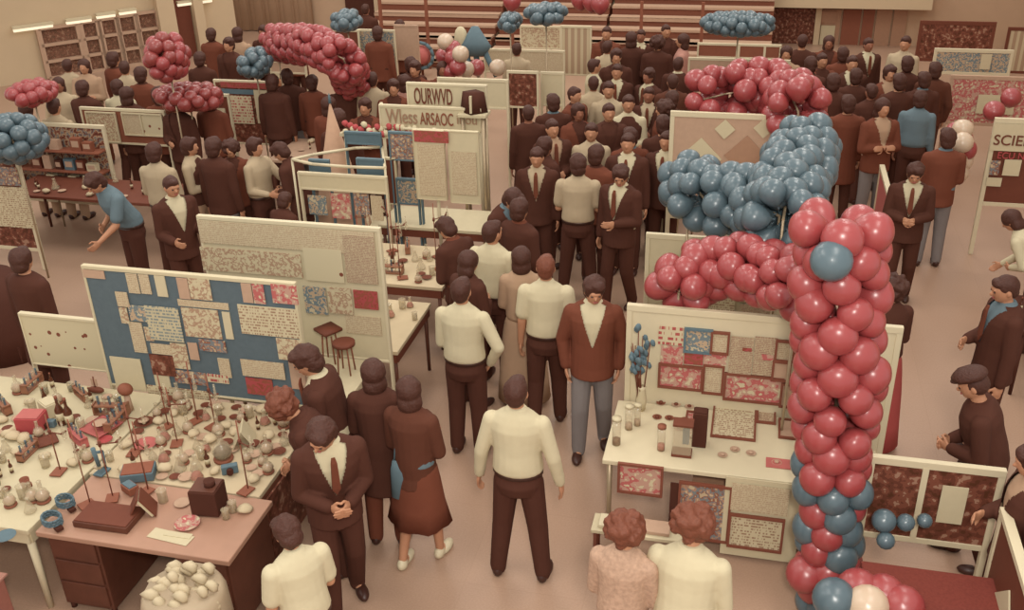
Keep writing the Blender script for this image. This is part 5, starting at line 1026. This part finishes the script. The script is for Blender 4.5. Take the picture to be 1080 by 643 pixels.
left = [(95, 84, 180, ('jacket',), (DK, DK, DK), 'full', 'person in black coat in front of the left windows'), (60, 82, 30, ('blouse',), (OW, None, BR), 'bob', 'light clothed person right of the small red cluster'), (113, 56, 160, ('jacket',), (DK, BR, DK), 'full', 'dark haired person under the middle window'),
 (130, 64, 200, ('shirt',), (OW, None, DK), 'short', 'light shirted person by the fourth window'), (118, 84, 190, ('shirt',), (CR, None, DK), 'full', 'cream topped person beside the black coat at left'), (143, 72, 180, ('jacket',), (DK, BR, DK), 'full', 'brown jacketed person left of upright pink cluster'),
 (92, 62, 20, ('blouse',), (TN, None, BR), 'bob', 'tan clothed person below the second window'), (70, 62, 200, ('shirt',), (OW, None, DK), 'short', 'white clothed person in front of the wide left window'), (133, 92, 180, ('jacket',), (DK, DK, DK), 'bob', 'dark person above the three sheet board'),
 (210, 55, 180, ('jacket',), (DK, DK, DK), 'full', 'dark person between upright pink cluster and curtain'), (222, 30, 180, ('jacket',), (DK, BR, DK), 'full', 'brown clothed person near the dark door at left'), (240, 40, 0, ('jacket',), (DK, DK, DK), 'full', 'dark person before the curtain at left'),
 (255, 28, 180, ('blouse',), (TN, None, DK), 'bob', 'tan topped person by the curtain'), (272, 28, 0, ('jacket',), (DK, DK, DK), 'full', 'dark person beside the leaning white sleeve'), (289, 26, 120, ('shirt',), (CR, None, DK), 'full', 'white shirted person leaning left of the red garland'),
 (304, 26, 180, ('jacket',), (DK, BR, DK), 'full', 'dark head above the red garland'), (340, 92, 180, ('jacket',), (DK, DK, DK), 'full', 'black jacketed person above the paper cone'), (383, 82, 190, ('shirt',), (OW, None, DK), 'short', 'white shirted person below the end of red garland'),
 (398, 82, 20, ('jacket',), (DK, BR, DK), 'full', 'brown person beside the lone white shirt at left centre'), (412, 80, 180, ('blouse',), (PK, None, DK), 'bob', 'pink brown topped person left of the sign boards'), (425, 68, 0, ('jacket',), (DK, BR, DK), 'full', 'brown jacketed person under the ball in blue ring'),
 (440, 64, 180, ('jacket',), (DK, DK, DK), 'full', 'dark person right under the ball in blue ring'), (455, 66, 20, ('jacket',), (DK, BR, DK), 'bob', 'brown person left of red balloon sculpture'), (300, 78, 180, ('jacket',), (DK, DK, DK), 'full', 'black coated left person inside the open white frame'),
 (314, 76, 200, ('jacket',), (DK, DK, GB), 'full', 'black coated right person inside the open white frame'), (330, 88, 180, ('jacket',), (DK, BR, DK), 'full', 'brown jacketed person right of the open white frame'), (356, 96, 170, ('jacket',), (DK, BR, DK), 'bob', 'brown haired person right of the cone tip'),
 (367, 14, 180, ('blouse',), (BL, None, DK), 'full', 'person in blue behind the small far blue cluster'), (385, 4, 180, ('jacket',), (DK, DK, DK), 'short', 'dark person in the far doorway'), (398, 28, 180, ('jacket',), (DK, BR, DK), 'full', 'brown head above the blue picture board'), (420, 22, 180, ('jacket',), (DK, BR, DK), 'full', 'brown head above the tan far board'),
 (545, 45, 180, ('shirt',), (OW, None, DK), 'short', 'white topped person before the far blue cluster'),
 (170, 95, 180, ('jacket',), (DK, BR, DK), 'full', 'brown person under the low red bank'), (190, 98, 0, ('jacket',), (DK, DK, DK), 'full', 'dark person right under the low red bank'), (205, 100, 180, ('jacket',), (DK, BR, DK), 'bob', 'brown clothed person left of the one sheet board'), (350, 120, 200, ('jacket',), (DK, DK, DK), 'full', 'black jacketed person behind the teepee cone'), (380, 104, 10, ('jacket',), (DK, BR, DK), 'full', 'brown jacketed person right of the teepee cone'),
 (28, 108, 180, ('blouse',), (TN, None, TN), 'bob', 'tan clothed person below the small red cluster'), (50, 105, 180, ('blouse',), (OW, None, TN), 'short', 'pale clothed person above the left edge blue cluster'),
 (20, 262, 170, ('coat',), (DK, DK, DK), 'full', 'person in black coat crouching at the left edge')]
midp(left, 4)
relax()
for q in PEO: make_person(*q)
# ------------------------------------------------------------------ light
w = bpy.data.worlds.new('world'); SC.world = w; w.use_nodes = True; bg = w.node_tree.nodes['Background']; bg.inputs[0].default_value = (1, .96, .9, 1); bg.inputs[1].default_value = .85
def area(loc, size, power, aim=None, col=(1, .95, .87), sy=None):
    l = bpy.data.lights.new('hall_or_flash_lamp', 'AREA'); l.energy = power; l.color = col; l.shape = 'RECTANGLE'; l.size = size; l.size_y = sy or size
    o = bpy.data.objects.new('hall_or_flash_lamp', l); COL.objects.link(o); o.location = loc
    d = (V(aim)-V(loc)) if aim else V((0, 0, -1)); o.rotation_euler = d.to_track_quat('-Z', 'Y').to_euler(); return o
for x in (-9, -4, 1.5):
    for y in (4, 10, 16, 21): area((x, y, 7.5), 1.2, 95, sy=3)
area((.3, -.3, 6.0), .6, 300, (-.8, 7.5, .5))  # camera flash close to the lens, inferred from the balloon highlights
SC.view_settings.view_transform = 'Standard'; SC.view_settings.look = 'None'; SC.view_settings.exposure = .05; SC.view_settings.gamma = 1; SC.view_settings.use_curve_mapping = False
for k, q in enumerate(pr):
    if k not in used:
        for c in list(q.children): bpy.data.objects.remove(c)
        bpy.data.objects.remove(q)
